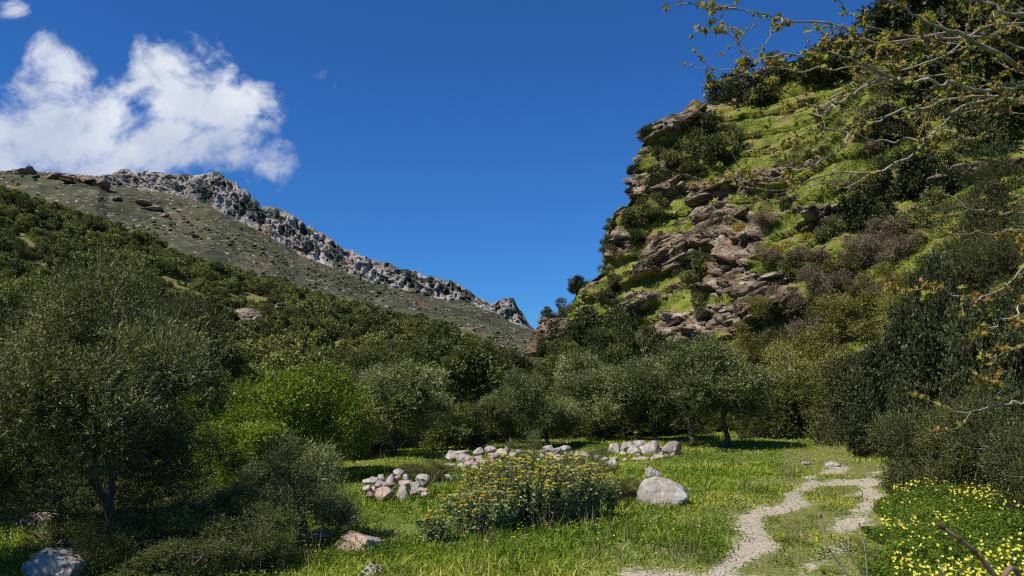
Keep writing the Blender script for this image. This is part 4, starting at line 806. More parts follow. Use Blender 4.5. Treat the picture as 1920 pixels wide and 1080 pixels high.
# ------------------------------------------------------------------ stones of the meadow: px centre, base py, w px, h px, material, label
GS = "stones of the cobble heap"; GR = "stones of the collapsed stone row"; GB = "white boulders in front of the grove"; GM = "single rocks in the meadow"
ST = [(1250, 950, 86, 54, 0, "big grey cracked boulder sitting alone in the meadow beside the track", None), (1225, 896, 32, 20, 0, "small rounded grey stone just behind the big cracked boulder", GM), (1145, 878, 26, 18, 0, "pale pointed stone left of the boulder group, near the flowering sage", GM),
      (1262, 853, 38, 26, 0, "smooth grey boulder at the right end of the white boulder group", GB), (1222, 850, 36, 24, 0, "large split white boulder in the middle of the white group", GB), (1192, 855, 28, 22, 0, "triangular white boulder at the front of the white group", GB),
      (1202, 838, 24, 16, 0, "white stone resting on top of the triangular one", GB), (1175, 846, 24, 22, 0, "egg-shaped white boulder near the left of the white group", GB), (1153, 850, 26, 18, 0, "leftmost low white boulder of the white group", GB),
      (1196, 819, 22, 14, 1, "pinkish stone alone behind the white boulder group", GB), (1237, 860, 24, 9, 1, "flat pale slab in front of the split white boulder", GB), (1202, 863, 30, 7, 1, "flat pinkish slab at the front of the white group", GB), (1243, 848, 12, 9, 0, "little stone wedged between the split and the smooth boulder", GB),
      (846, 862, 24, 18, 0, "rounded pale stone at the left end of the stone row", GR), (872, 870, 32, 24, 0, "largest white stone of the stone row", GR), (862, 855, 36, 12, 0, "long flat grey stone behind the largest white one", GR), (898, 868, 24, 16, 1, "cream stone right of the largest white stone of the row", GR),
      (898, 852, 20, 14, 0, "grey stone on top of the cream one in the row", GR), (918, 848, 22, 12, 0, "dark grey stone on the crest of the row", GR), (925, 860, 22, 14, 1, "pinkish stone below the crest of the row", GR), (942, 856, 22, 14, 0, "grey stone mid row, near the thin olive shrub", GR),
      (950, 848, 12, 12, 1, "small upright stone on the row's top", GR), (962, 858, 20, 10, 0, "flat stone where the row meets the thin olive shrub", GR), (935, 870, 20, 10, 0, "low stone in front of the pinkish one of the row", GR), (912, 872, 16, 10, 1, "little pink stone at the foot of the row", GR),
      (975, 850, 20, 9, 0, "grey slab left of the thin olive shrub", GR), (1030, 846, 20, 14, 0, "white stone right of the thin olive shrub", GR), (1046, 850, 24, 15, 0, "grey stone beside the white one right of the thin shrub", GR), (1060, 848, 22, 12, 0, "dark flat stone at the right end of the row", GR),
      (1032, 858, 16, 10, 1, "small tan stone under the white one right of the thin shrub", GR), (1046, 864, 22, 12, 1, "pinkish stone at the foot of the row's right end", GR), (1064, 860, 18, 10, 0, "low grey stone under the dark flat one", GR), (845, 878, 26, 9, 1, "half-buried flat stone under the row's left end", GR),
      (890, 882, 20, 12, 0, "pale stone between the row and the flowering sage", GR), (903, 886, 18, 10, 0, "broken white stone above the flowering sage", GR),
      (687, 925, 20, 16, 1, "orange-brown stone at the left end of the cobble heap", GS), (716, 937, 38, 20, 1, "broad reddish stone at the foot of the cobble heap", GS), (756, 940, 28, 24, 0, "largest round grey cobble in front of the heap", GS), (730, 912, 16, 20, 0, "leaning dark cobble near the heap's top", GS),
      (746, 893, 24, 12, 0, "flat pinkish-grey cobble on the very top of the heap", GS), (744, 905, 14, 14, 1, "cream oval cobble just below the top one", GS), (733, 914, 12, 10, 1, "small orange cobble in the middle of the heap", GS), (761, 903, 16, 12, 0, "light cobble right of the cream oval one", GS),
      (794, 910, 28, 20, 0, "dark cracked stone on the right part of the heap", GS), (778, 922, 20, 18, 0, "grey-pink stone left under the dark cracked one", GS), (792, 926, 18, 12, 1, "brownish stone under the dark cracked one", GS), (762, 913, 26, 12, 1, "brown wedge between the two parts of the heap", GS),
      (720, 915, 14, 12, 0, "bluish cobble left of the small orange one", GS), (710, 915, 16, 12, 0, "grey cobble on the left slope of the heap", GS), (700, 908, 18, 12, 0, "grey cobble near the heap's upper left", GS), (714, 902, 16, 12, 0, "pale cobble above the left slope of the heap", GS),
      (700, 922, 12, 10, 0, "small grey cobble beside the orange-brown stone", GS), (772, 932, 16, 12, 1, "small cream stone right of the largest round cobble", GS), (797, 932, 14, 9, 0, "last small grey stone at the heap's right foot", GS), (692, 934, 14, 9, 1, "small reddish stone at the left foot of the heap", GS), (690, 908, 22, 8, 0, "low stone half hidden at the heap's back left", GS),
      (842, 906, 22, 20, 0, "dark mottled stone alone between the heap and the flowering sage", GM), (656, 985, 30, 20, 0, "pale lichened rock above the broad cream rock", GM), (672, 1038, 84, 42, 1, "broad cream and pink rock low in the meadow", GM), (600, 1012, 32, 20, 0, "white rock left of the broad cream one", GM), (692, 1086, 48, 26, 0, "pale rock cut by the lower frame edge", GM),
      (88, 1090, 140, 62, 0, "dark shaded boulder in the lower left corner", GM), (125, 1035, 42, 26, 0, "sunlit white stone tip behind the dark shaded boulder", GM), (88, 1018, 58, 30, 1, "pinkish rounded rock in the grass near the left edge", GM), (70, 995, 90, 44, 1, "shaded rock under the near olive at the left", GM), (245, 990, 16, 12, 1, "tiny pink stone glimpsed under the near olive", GM),
      (1563, 876, 30, 10, 0, "white flat stone lying on the track", GM), (1515, 872, 18, 7, 0, "small pale stone at the left of the track's white stone", GM), (1460, 838, 22, 6, 0, "flat grey stone far along the track", GM), (1105, 882, 16, 9, 1, "small tan stone behind the flowering sage", GM)]
rr = random.Random(12)
for q in range(46):
    t_ = q / 45; px_ = 806 + 330 * t_ + rr.uniform(-5, 5); base_ = 890 - 34 * min(1, t_ * 2.4) + rr.uniform(-3, 9)
    ST.append((px_, base_, rr.uniform(11, 20), rr.uniform(7, 12), rr.random() < .3, "small pale stone packed among the larger ones of the collapsed row", "small filler stones of the collapsed row"))
for q in range(12):
    ST.append((rr.uniform(1145, 1275), rr.uniform(850, 866), rr.uniform(9, 15), rr.uniform(5, 9), rr.random() < .4, "little stone in the grass around the white boulder group", "little stones around the white boulder group"))
for i, (px, py, w, h, mi, lab, g) in enumerate(ST):
    p = ground_hit(px, py); k = p[1] / F; hh = h * k * 1.25
    if g == GS: d_ = ground_hit(740, 940)[1] + (940 - py) * .011; p = at(px, py - 2, d_); k = d_ / F; hh = h * k * 1.3
    if g == GR and py < 868: d_ = ground_hit(940, 872)[1] + (872 - py) * .022; p = at(px, py, d_); k = d_ / F; hh = h * k * 1.25
    dy = .25 if w > 15 else .15
    rock("boulder" if w > 34 else "stone", 300 + i, (p[0], p[1] + w * k * .25, p[2] + hh * .22), (w * k * 1.08, w * k * .85, hh), M_PINK if mi else M_STONE, (i * 1.7) % 1.0 - .5, lab, 'boulder' if w > 34 else 'stone', g, sub=5 if w > 70 else 4, cuts=10 if i == 0 else 15, rough=.11, round_=.5 if i == 0 else .12)

# ------------------------------------------------------------------ grass and ground cover
def meadow_ok(x, y):
    return (y > 4)
def build_grass():
    rng = np.random.default_rng(4); n = 460000
    y = 5.5 * (58 / 5.5) ** (rng.random(n) ** .9); x = (rng.random(n) * 1.6 - .78) * y + rng.normal(size=n) * .3
    pm = pmask(x, y); dens = 1 - .94 * sstep(pm + fbm(x * 2.6, y * 2.6, 0, 3, 77) * .3, .12, .8); clump = fbm(x * 1.1, y * 1.1, 0, 3, 21); keep_ = rng.random(n) < dens * np.clip(.75 + clump * .5, .2, 1)
    x, y, pm = x[keep_], y[keep_], pm[keep_]; n = len(x); clump = clump[keep_]
    z = H(x, y); acc = Acc(); onpath = np.exp(-((x - pathx(y)) / 1.5) ** 2) * (y < 30)
    tall = np.clip(fbm(x * .5, y * .5, 0, 3, 23) * 1.1 + .6, .12, 1.9)
    h = (.05 + .135 * tall * rng.random(n)) * (1 - .42 * onpath); h *= np.where(rng.random(n) < .03, 1.9, 1)
    a = np.stack([rng.normal(size=n) * .38 + .1, rng.normal(size=n) * .38, np.ones(n)], -1)
    T = np.clip(.46 + fbm(x * .45, y * .45, 0, 3, 25) * .38 + rng.normal(0, .15, n) + .12 * (onpath) + np.where(rng.random(n) < .05, .4, 0), 0, 1)
    P = np.stack([x, y, z - .01], -1); A = nz(a); s = nz(np.cross(A, rng.normal(size=(n, 3)))); w = (.0018 + .00068 * y)[:, None] * rng.uniform(.7, 1.4, (n, 1))
    bend = np.stack([rng.normal(size=n), rng.normal(size=n), -np.abs(rng.normal(size=n)) * .6], -1) * (h * .28)[:, None]
    m = P + A * h[:, None] * .55; t = P + A * h[:, None] + bend
    V = np.stack([P - s * w, P + s * w, m + s * w * .8, m - s * w * .8, t], 1).reshape(-1, 3); i = np.arange(n) * 5
    acc.add(V, np.concatenate([np.stack([i, i + 1, i + 2, i + 3], 1), np.stack([i + 3, i + 2, i + 4, i + 4], 1)]), np.repeat(T, 5))
    tag(obj("grass", acc.mesh("grass", M_GRASS)), "fresh green grass of the sunny meadow along the track", "grass", kind='stuff')
    # small yellow meadow flowers
    rng = np.random.default_rng(6); n = 9000; y = 7 * (36 / 7) ** rng.random(n); x = (rng.random(n) * 1.5 - .72) * y
    g = fbm(x * .3, y * .3, 0, 3, 35); spot = np.maximum(np.exp(-((x - 8.5) / 3) ** 2 - ((y - 28) / 4) ** 2), .9 * np.exp(-((x - .5) / 3) ** 2 - ((y - 11) / 2) ** 2)); spot = np.maximum(spot, .8 * np.exp(-((x - 4.6) / 2.6) ** 2 - ((y - 24.5) / 2.5) ** 2))
    k = (rng.random(n) < np.clip(g * .8 + spot * .9 - .05, 0, 1)) & (pmask(x, y) < .1); x, y = x[k], y[k]; n = len(x); z = H(x, y) + rng.uniform(.1, .24, n); acc = Acc()
    for q in range(3):
        an = rng.uniform(0, 6.28, n); leaves(acc, np.stack([x, y, z], -1), np.stack([np.cos(an), np.sin(an), .4 + 0 * an], -1), .016 + .0005 * y, .012 + .0005 * y, rng.random(n), rng)
    tag(obj("meadow_flowers", acc.mesh("meadow_flowers", M_YFLOW)), "tiny yellow flowers sprinkled through the meadow grass", "flowers", kind='stuff')
build_grass()

def build_oxalis():
    rng = np.random.default_rng(8); n = 85000
    y = rng.uniform(5.6, 17, n); x = y * rng.uniform(.385, .72, n)
    # patch edge follows the right side of the track
    k = (x > pathx(y) + 1.45 + .3 * fbm(x * .8, y * .8, 0, 2, 51)) & (rng.random(n) < .85); x, y = x[k], y[k]; n = len(x)
    hh = .12 + .36 * sstep(x - pathx(y), 1.4, 3.4) + .10 * fbm(x * 1.3, y * 1.3, 0, 2, 53); z = H(x, y) + hh * rng.random(n) ** .35; acc = Acc()
    T = np.clip(.5 + rng.normal(0, .2, n) + .25 * fbm(x, y, 0, 2, 55), 0, 1)
    for q in range(3):
        an = rng.uniform(0, 6.28, n); leaves(acc, np.stack([x, y, z], -1), np.stack([np.cos(an), np.sin(an), rng.normal(.1, .35, n)], -1), rng.uniform(.025, .05, n), rng.uniform(.02, .04, n), T, rng, .65)
    tag(obj("clover_cover", acc.mesh("clover_cover", M_CLOVER)), "deep green clover-like leaves under the yellow flowers by the track", "ground cover", kind='stuff')
    n = 5600; y = rng.uniform(5.8, 16.5, n); x = y * rng.uniform(.39, .70, n); g = fbm(x * .9, y * .9, 0, 3, 57)
    k = (x > pathx(y) + 1.55) & (rng.random(n) < np.clip(.45 + g * .9, .04, 1)) & (x < .60 * y + .3); x, y = x[k], y[k]; n = len(x)
    hh = .12 + .36 * sstep(x - pathx(y), 1.4, 3.4) + .10 * fbm(x * 1.3, y * 1.3, 0, 2, 53); z = H(x, y) + hh + rng.uniform(.03, .17, n); fl = Acc(); st = Acc()
    c = np.stack([x, y, z], -1); ax = nz(rng.normal(size=(n, 3)) * [.5, .5, .2] + [-.2, -.4, .7]); s1 = nz(np.cross(ax, rng.normal(size=(n, 3)))); s2 = np.cross(ax, s1); T = rng.random(n)
    for q in range(5):
        an = q * 1.2566; d = s1 * math.cos(an) + s2 * math.sin(an) + ax * .55
        w = nz(np.cross(d, ax)); d = nz(d); L = rng.uniform(.013, .023, n)[:, None]; V = np.stack([c, c + d * L * .75 + w * L * .42, c + d * L * 1.15, c + d * L * .75 - w * L * .42], 1).reshape(-1, 3); i = np.arange(n) * 4
        fl.add(V, np.stack([i, i + 1, i + 2, i + 3], 1), np.repeat(T, 4))
    b = c - np.stack([rng.normal(size=n) * .03, rng.normal(size=n) * .03, hh * .9], -1); w = np.array([.0016, 0, 0])
    V = np.stack([b - w, b + w, c + w, c - w], 1).reshape(-1, 3); i = np.arange(n) * 4; st.add(V, np.stack([i, i + 1, i + 2, i + 3], 1), .6)
    o = tag(obj("wood_sorrel_flowers", fl.mesh("wood_sorrel_flowers", M_YFLOW)), "lemon-yellow five-petalled flowers massed beside the track", "flowers", kind='stuff')
    obj("flower_stems", st.mesh("flower_stems", M_CLOVER), o)
build_oxalis()

def build_cliff_grass():
    rng = np.random.default_rng(12); k = np.where((cR.ravel() < .4))[0]; P = cP.reshape(-1, 3); Nn = cN.reshape(-1, 3)
    px, py = proj(P); k = k[(px[k] > 980) & (px[k] < 1980) & (py[k] > -40) & (py[k] < 740)]
    kp = P[k]; gw = np.clip(.35 + fbm(kp[:, 0] * .22, kp[:, 1] * .22, kp[:, 2] * .3, 4, 73) * 1.3, .02, 1); q = rng.choice(k, 60000, p=gw / gw.sum()); p = P[q] + rng.normal(size=(len(q), 3)) * .12; acc = Acc(); g = fbm(p[:, 0] * .15, p[:, 1] * .15, p[:, 2] * .15, 3, 71)
    for r in range(2):
        leaves(acc, p + rng.normal(size=p.shape) * .08, np.array([-.2, -.1, .9]) + rng.normal(size=p.shape) * .5, rng.uniform(.08, .24, len(q)), .07, np.clip(.48 + g * .4 + rng.normal(0, .14, len(q)), 0, 1), rng, .4)
    tag(obj("slope_grass", acc.mesh("slope_grass", M_CGRASS)), "short bright grass on the terraces of the cliff", "grass", kind='stuff')
build_cliff_grass()

def build_slope_detail():
    rng = np.random.default_rng(55); P = cP.reshape(-1, 3); px, py = proj(P); k = np.where((px > 990) & (px < 1960) & (py > 60) & (py < 700))[0]
    w = .25 + np.exp(-((cR.ravel()[k] - .45) / .3) ** 2) + .5 * vn(P[k, 0] * .2, P[k, 1] * .2, P[k, 2] * .3, 5); w = np.clip(w, .02, 2); w /= w.sum()
    acc = Acc()
    for q in rng.choice(k, 1500, p=w):
        s_ = rng.uniform(.10, .5) * rng.random() ** .6; V, Fc = rock_arrays(int(rng.integers(1, 60)), (s_ * 2.2, s_ * 1.6, s_), 2, cuts=8, boxy=True); a = rng.uniform(0, 3)
        V = np.stack([V[:, 0] * math.cos(a) - V[:, 1] * math.sin(a), V[:, 0] * math.sin(a) + V[:, 1] * math.cos(a), V[:, 2] + V[:, 0] * .2], -1); acc.add(V + P[q] + [0, 0, s_ * .1], Fc)
    tag(obj("slope_stones", acc.mesh("slope_stones", M_LEDGE)), "small broken stones strewn over the grassy cliff slope", "stones", kind='stuff')
    acc = Acc(); acc2 = Acc(); w2 = np.clip(.3 + fbm(P[k, 0] * .12, P[k, 1] * .12, P[k, 2] * .12, 3, 15), .01, 2) * np.interp(px[k], [1000, 1300, 1700], [.5, .6, 1.6]); w2 /= w2.sum()
    for j, q in enumerate(rng.choice(k, 620, p=w2)):
        s_ = rng.uniform(.25, .85); n = int(90 + 200 * s_); d = nz(rng.normal(size=(n, 3)) + [0, 0, .5]); (acc if j % 3 else acc2).__class__
        leaves(acc if j % 3 else acc2, P[q] + d * s_ * rng.uniform(.4, 1, (n, 1)) * [1, 1, .7], d + rng.normal(size=(n, 3)) * .5, rng.uniform(.10, .22, n), .09, np.clip(rng.normal(rng.uniform(.25, .6), .15, n), 0, 1), rng)
    tag(obj("low_scrub", acc.mesh("low_scrub", M_HILL)), "low green tufts of scrub dotted over the cliff slope", "scrub", kind='stuff')
    tag(obj("dry_scrub", acc2.mesh("dry_scrub", M_DRY)), "low brown tufts of dry scrub dotted over the cliff slope", "scrub", kind='stuff')
build_slope_detail()

def build_weeds():
    rng = np.random.default_rng(61); lf = Acc(); dr = Acc()
    for j in range(900):
        y = 6.5 * (38 / 6.5) ** rng.random(); x = (rng.random() * 1.5 - .76) * y
        if pmask(np.array([x]), np.array([y]))[0] > .15: continue
        z = float(H(x, y)); g = float(fbm(x * .3, y * .3, 0, 3, 63)); r = rng.uniform(.10, .32)
        if g > -.05:
            n = int(110 * r / .2); a = rng.uniform(0, 6.28, n); q = r * np.sqrt(rng.random(n)); h = r * .8 * (1 - (q / r) ** 2 * .6) * rng.random(n) ** .4
            leaves(lf, np.stack([x + q * np.cos(a), y + q * np.sin(a), z + h], -1), np.stack([np.cos(a), np.sin(a), rng.normal(.3, .5, n)], -1), rng.uniform(.03, .07, n), rng.uniform(.012, .026, n), np.clip(rng.normal(.35 + g * .3, .18, n), 0, 1), rng)
        if rng.random() < .35:
            n = rng.integers(6, 22); a = rng.uniform(0, 6.28, n); c = np.stack([x + rng.normal(size=n) * .10, y + rng.normal(size=n) * .1, np.full(n, z)], -1)
            leaves(dr, c, np.stack([rng.normal(size=n) * .3, rng.normal(size=n) * .3, np.ones(n)], -1), rng.uniform(.2, .48, n), .004 + .0004 * y, rng.uniform(.3, 1, n), rng, .3)
    tag(obj("meadow_weeds", lf.mesh("meadow_weeds", M_CLOVER)), "darker leafy weeds in patches among the meadow grass", "weeds", kind='stuff')
    tag(obj("dry_grass", dr.mesh("dry_grass", M_DRY)), "straw-coloured dry grass stalks standing in the meadow", "grass", kind='stuff')
build_weeds()

def build_gravel():
    rng = np.random.default_rng(14); n = 9000; y = 6 * (26 / 6) ** rng.random(n); x = pathx(y) + rng.uniform(-2.1, 2.1, n); k = pmask(x, y) > .2 + rng.random(n) * .4; x, y = x[k], y[k]; acc = Acc(); Vi, Fi = ICO[2]
    Vi, Fi = np.array([[1, 0, 0], [-1, 0, 0], [0, 1, 0], [0, -1, 0], [0, 0, 1], [0, 0, -1.]]), np.array([[0, 2, 4], [2, 1, 4], [1, 3, 4], [3, 0, 4], [2, 0, 5], [1, 2, 5], [3, 1, 5], [0, 3, 5]])
    for a, b in zip(x, y):
        s = rng.uniform(.005, .019) * (1 + (rng.random() < .04) * 1.6); acc.add(Vi * s * rng.uniform(.6, 1.3, (6, 3)) * [1, 1, .6] + [a, b, float(0)], Fi)
    V = np.concatenate(acc.V); nv = 6; c = np.repeat(np.stack([x, y], -1), nv, 0); V[:, 2] += H(c[:, 0], c[:, 1]) + .016; acc.V = [V]
    tag(obj("gravel", acc.mesh("gravel", M_STONE, True)), "loose pale gravel on the bare wheel tracks", "gravel", kind='stuff')
build_gravel()

# ------------------------------------------------------------------ flowering sage bush
def sage(name, px, d, wpx, top, label, seed, nst):
    rng = np.random.default_rng(seed); u = ue(px, 735)[0]; x0, y0 = u * d, d; z0 = float(H(x0, y0)); R = wpx * d / F / 2; Ht = at(px, top, d)[2] - z0
    root = obj(name, None, loc=(x0, y0, z0)); tag(root, label, 'bush', "flowering sage bushes")
    st = Acc(); lf = Acc(); fl = Acc()
    for k in range(nst):
        a = rng.uniform(0, 6.283); r = math.sqrt(rng.random()); bx, by = R * r * .75 * math.cos(a), R * .7 * r * .75 * math.sin(a)
        tx, ty = R * r * 1.12 * math.cos(a), R * .7 * r * 1.02 * math.sin(a); h = Ht * (1 - .26 * r ** 3) * rng.uniform(.72, 1.05) * (1 + .10 * math.sin(3 * a + seed))
        b = np.array([bx, by, 0]); t = np.array([tx, ty, h]) + rng.normal(size=3) * [.05, .05, 0]; m = (b + t) / 2 + rng.normal(size=3) * .03
        tube(st, [b, m, t], [.004, .0035, .0025], 3)
        nl = int(12 + h * 16); q = rng.uniform(.18, 1, nl); P = b + (t - b) * q[:, None]; an = rng.uniform(0, 6.28, nl)
        leaves(lf, P, np.stack([np.cos(an), np.sin(an), rng.normal(.15, .4, nl)], -1), rng.uniform(.05, .095, nl), rng.uniform(.026, .044, nl), np.clip(.35 + .3 * q + rng.normal(0, .17, nl), 0, 1), rng, .4)
        if rng.random() < .42:
            for w in range(1 if rng.random() < .7 else 2):
                c = t - (t - b) * .09 * w; n = 16; an = np.arange(n) * 6.283 / n * 1.0 + rng.random(); leaves(fl, np.repeat(c[None], n, 0), np.stack([np.cos(an), np.sin(an), rng.uniform(.1, .9, n)], -1), .036, .022, rng.random(n), rng, .6)
    obj("stems", st.mesh("stems", M_TWIG), root); obj("leaves", lf.mesh("leaves", M_SAGE), root); obj("flowers", fl.mesh("flowers", M_OFLOW), root)
sage("sage_bush", 1005, 13.3, 250, 858, "broad grey-green bush dotted with amber flower whorls in the middle meadow", 3, 620)
sage("sage_bush", 905, 12.6, 130, 915, "lower left wing of the amber-flowered bush", 4, 200)
sage("sage_bush", 1110, 14.6, 90, 885, "small paler bush at the right end of the amber-flowered one", 5, 130)
sage("sage_bush", 820, 12.0, 60, 955, "sparse small plant with few amber flowers at the far left of the flowering bush", 6, 40)

# poppies near the left edge
for i, (px, py) in enumerate([(48, 1020), (352, 872)]):
    p = ground_hit(px, 1035) if i == 0 else None
    if p is None: continue
    root = obj("poppy", None, loc=tuple(p)); tag(root, "single red poppy in the grass at the left edge", "flower"); rng = np.random.default_rng(i)
    a = Acc(); tube(a, [[0, 0, 0], [.01, 0, .12], [.0, 0, .22]], .002, 4); obj("stem", a.mesh("stem", M_CLOVER), root)
    a = Acc(); n = 5; an = np.arange(n) * 1.2566; leaves(a, np.tile([0, 0, .22], (n, 1)), np.stack([np.cos(an), np.sin(an), np.full(n, .8)], -1), .04, .05, rng.random(n), rng, .7); obj("petals", a.mesh("petals", M_RED), root)

# ------------------------------------------------------------------ foreground plane tree
def catmull(P, n=8):
    P = np.asarray(P, float); P = np.concatenate([[2 * P[0] - P[1]], P, [2 * P[-1] - P[-2]]]); out = []
    for i in range(1, len(P) - 2):
        for t in np.linspace(0, 1, n, endpoint=False):
            out.append(.5 * ((2 * P[i]) + (-P[i - 1] + P[i + 1]) * t + (2 * P[i - 1] - 5 * P[i] + 4 * P[i + 1] - P[i + 2]) * t * t + (-P[i - 1] + 3 * P[i] - 3 * P[i + 1] + P[i + 2]) * t ** 3))
    out.append(P[-2]); return np.array(out)
def star_leaf(acc, c, d, up, size, T):
    """five-lobed young plane leaf"""
    d = nz(d); s = nz(np.cross(d, up)); pts = []
    for k, (a, r) in enumerate([(-100, .45), (-72, .25), (-52, .85), (-28, .45), (0, 1.1), (28, .45), (52, .85), (72, .25), (100, .45)]):
        a = math.radians(a); pts.append(c + (d * math.cos(a) + s * math.sin(a)) * r * size + nz(np.cross(s, d)) * size * .12 * (k % 2))
    V = np.array([c - d * size * .15] + pts); Fc = np.array([[0, i, i + 1] for i in range(1, 9)]); acc.add(V, Fc, T)
TRUNK_AT = np.array([5.6, 5.6, 0.])
BR = [  # control points px,py and distance; radius at start; first point joins the trunk off frame
    ([(2150, 250, 5.2), (1920, 130, 4.6), (1830, 75, 4.4), (1760, 50, 4.3), (1690, 15, 4.2), (1620, -30, 4.1)], .016),
    ([(2150, 60, 4.9), (1920, 28, 4.3), (1860, 10, 4.2), (1800, -20, 4.1)], .015),
    ([(2200, 300, 5.2), (1960, 172, 4.8), (1850, 168, 4.6), (1760, 155, 4.5), (1690, 150, 4.4), (1620, 120, 4.3), (1578, 105, 4.2), (1530, 95, 4.2), (1512, 60, 4.1)], .011),
    ([(2200, 200, 5.4), (1980, 50, 5.0), (1850, 68, 4.9), (1740, 72, 4.8), (1640, 78, 4.7), (1560, 45, 4.6), (1470, 40, 4.5), (1380, 15, 4.4), (1310, 10, 4.3)], .010),
    ([(2200, 330, 5.4), (1990, 140, 5.1), (1880, 180, 5.0), (1800, 205, 4.9), (1740, 265, 4.8), (1650, 320, 4.7), (1560, 330, 4.6), (1460, 355, 4.5), (1380, 350, 4.4)], .010),
    ([(2200, 300, 5.6), (1900, 183, 5.2), (1730, 200, 5.0), (1660, 220, 4.9), (1600, 240, 4.8), (1570, 285, 4.7), (1500, 320, 4.6), (1400, 335, 4.6), (1340, 325, 4.5)], .010),
    ([(2150, 160, 5.1), (1900, 155, 4.9), (1790, 140, 4.8), (1700, 150, 4.7), (1620, 160, 4.6), (1540, 190, 4.6), (1470, 215, 4.5), (1400, 250, 4.5)], .008),
    ([(2100, 90, 4.9), (1880, 45, 4.6), (1760, 110, 4.5), (1660, 130, 4.4), (1560, 130, 4.3), (1440, 130, 4.3), (1340, 125, 4.2)], .007),
    ([(2150, 180, 5.0), (1920, 85, 4.8), (1800, 60, 4.7), (1700, 70, 4.6), (1600, 30, 4.5), (1560, -10, 4.5)], .008),
    ([(1690, 150, 4.4), (1640, 150, 4.35), (1580, 185, 4.3), (1520, 195, 4.3), (1450, 160, 4.2), (1400, 135, 4.2)], .006),
    ([(1740, 265, 4.8), (1700, 262, 4.7), (1640, 265, 4.7), (1560, 240, 4.6), (1500, 255, 4.6), (1440, 240, 4.5)], .005),
    ([(2150, 380, 4.6), (1960, 400, 4.2), (1880, 398, 4.1), (1820, 390, 4.0), (1765, 362, 4.0)], .006),
    ([(2150, 420, 4.4), (1960, 425, 4.1), (1870, 440, 4.0), (1790, 432, 4.0)], .005),
    ([(2150, 500, 4.4), (1960, 490, 4.1), (1890, 535, 4.0), (1825, 560, 3.9), (1770, 545, 3.9), (1735, 538, 3.9)], .006),
    ([(2150, 560, 4.2), (1960, 560, 4.0), (1890, 600, 3.9), (1850, 612, 3.9), (1800, 590, 3.8)], .005),
    ([(2150, 600, 4.2), (1960, 630, 3.9), (1900, 655, 3.8), (1860, 680, 3.8)], .005),
    ([(2100, 720, 3.6), (1960, 740, 3.4), (1900, 760, 3.3), (1840, 770, 3.3), (1780, 762, 3.3)], .005),
    ([(1530, 95, 4.2), (1480, 100, 4.2), (1420, 110, 4.2), (1360, 60, 4.1), (1340, 55, 4.1)], .004),
    ([(1470, 40, 4.5), (1440, 70, 4.4), (1420, 95, 4.4), (1385, 80, 4.4)], .0035),
    ([(1380, 15, 4.4), (1330, 20, 4.35), (1290, 8, 4.3), (1250, 12, 4.3)], .0035),
    ([(1650, 320, 4.7), (1600, 345, 4.7), (1520, 345, 4.6), (1470, 338, 4.6)], .004),
]
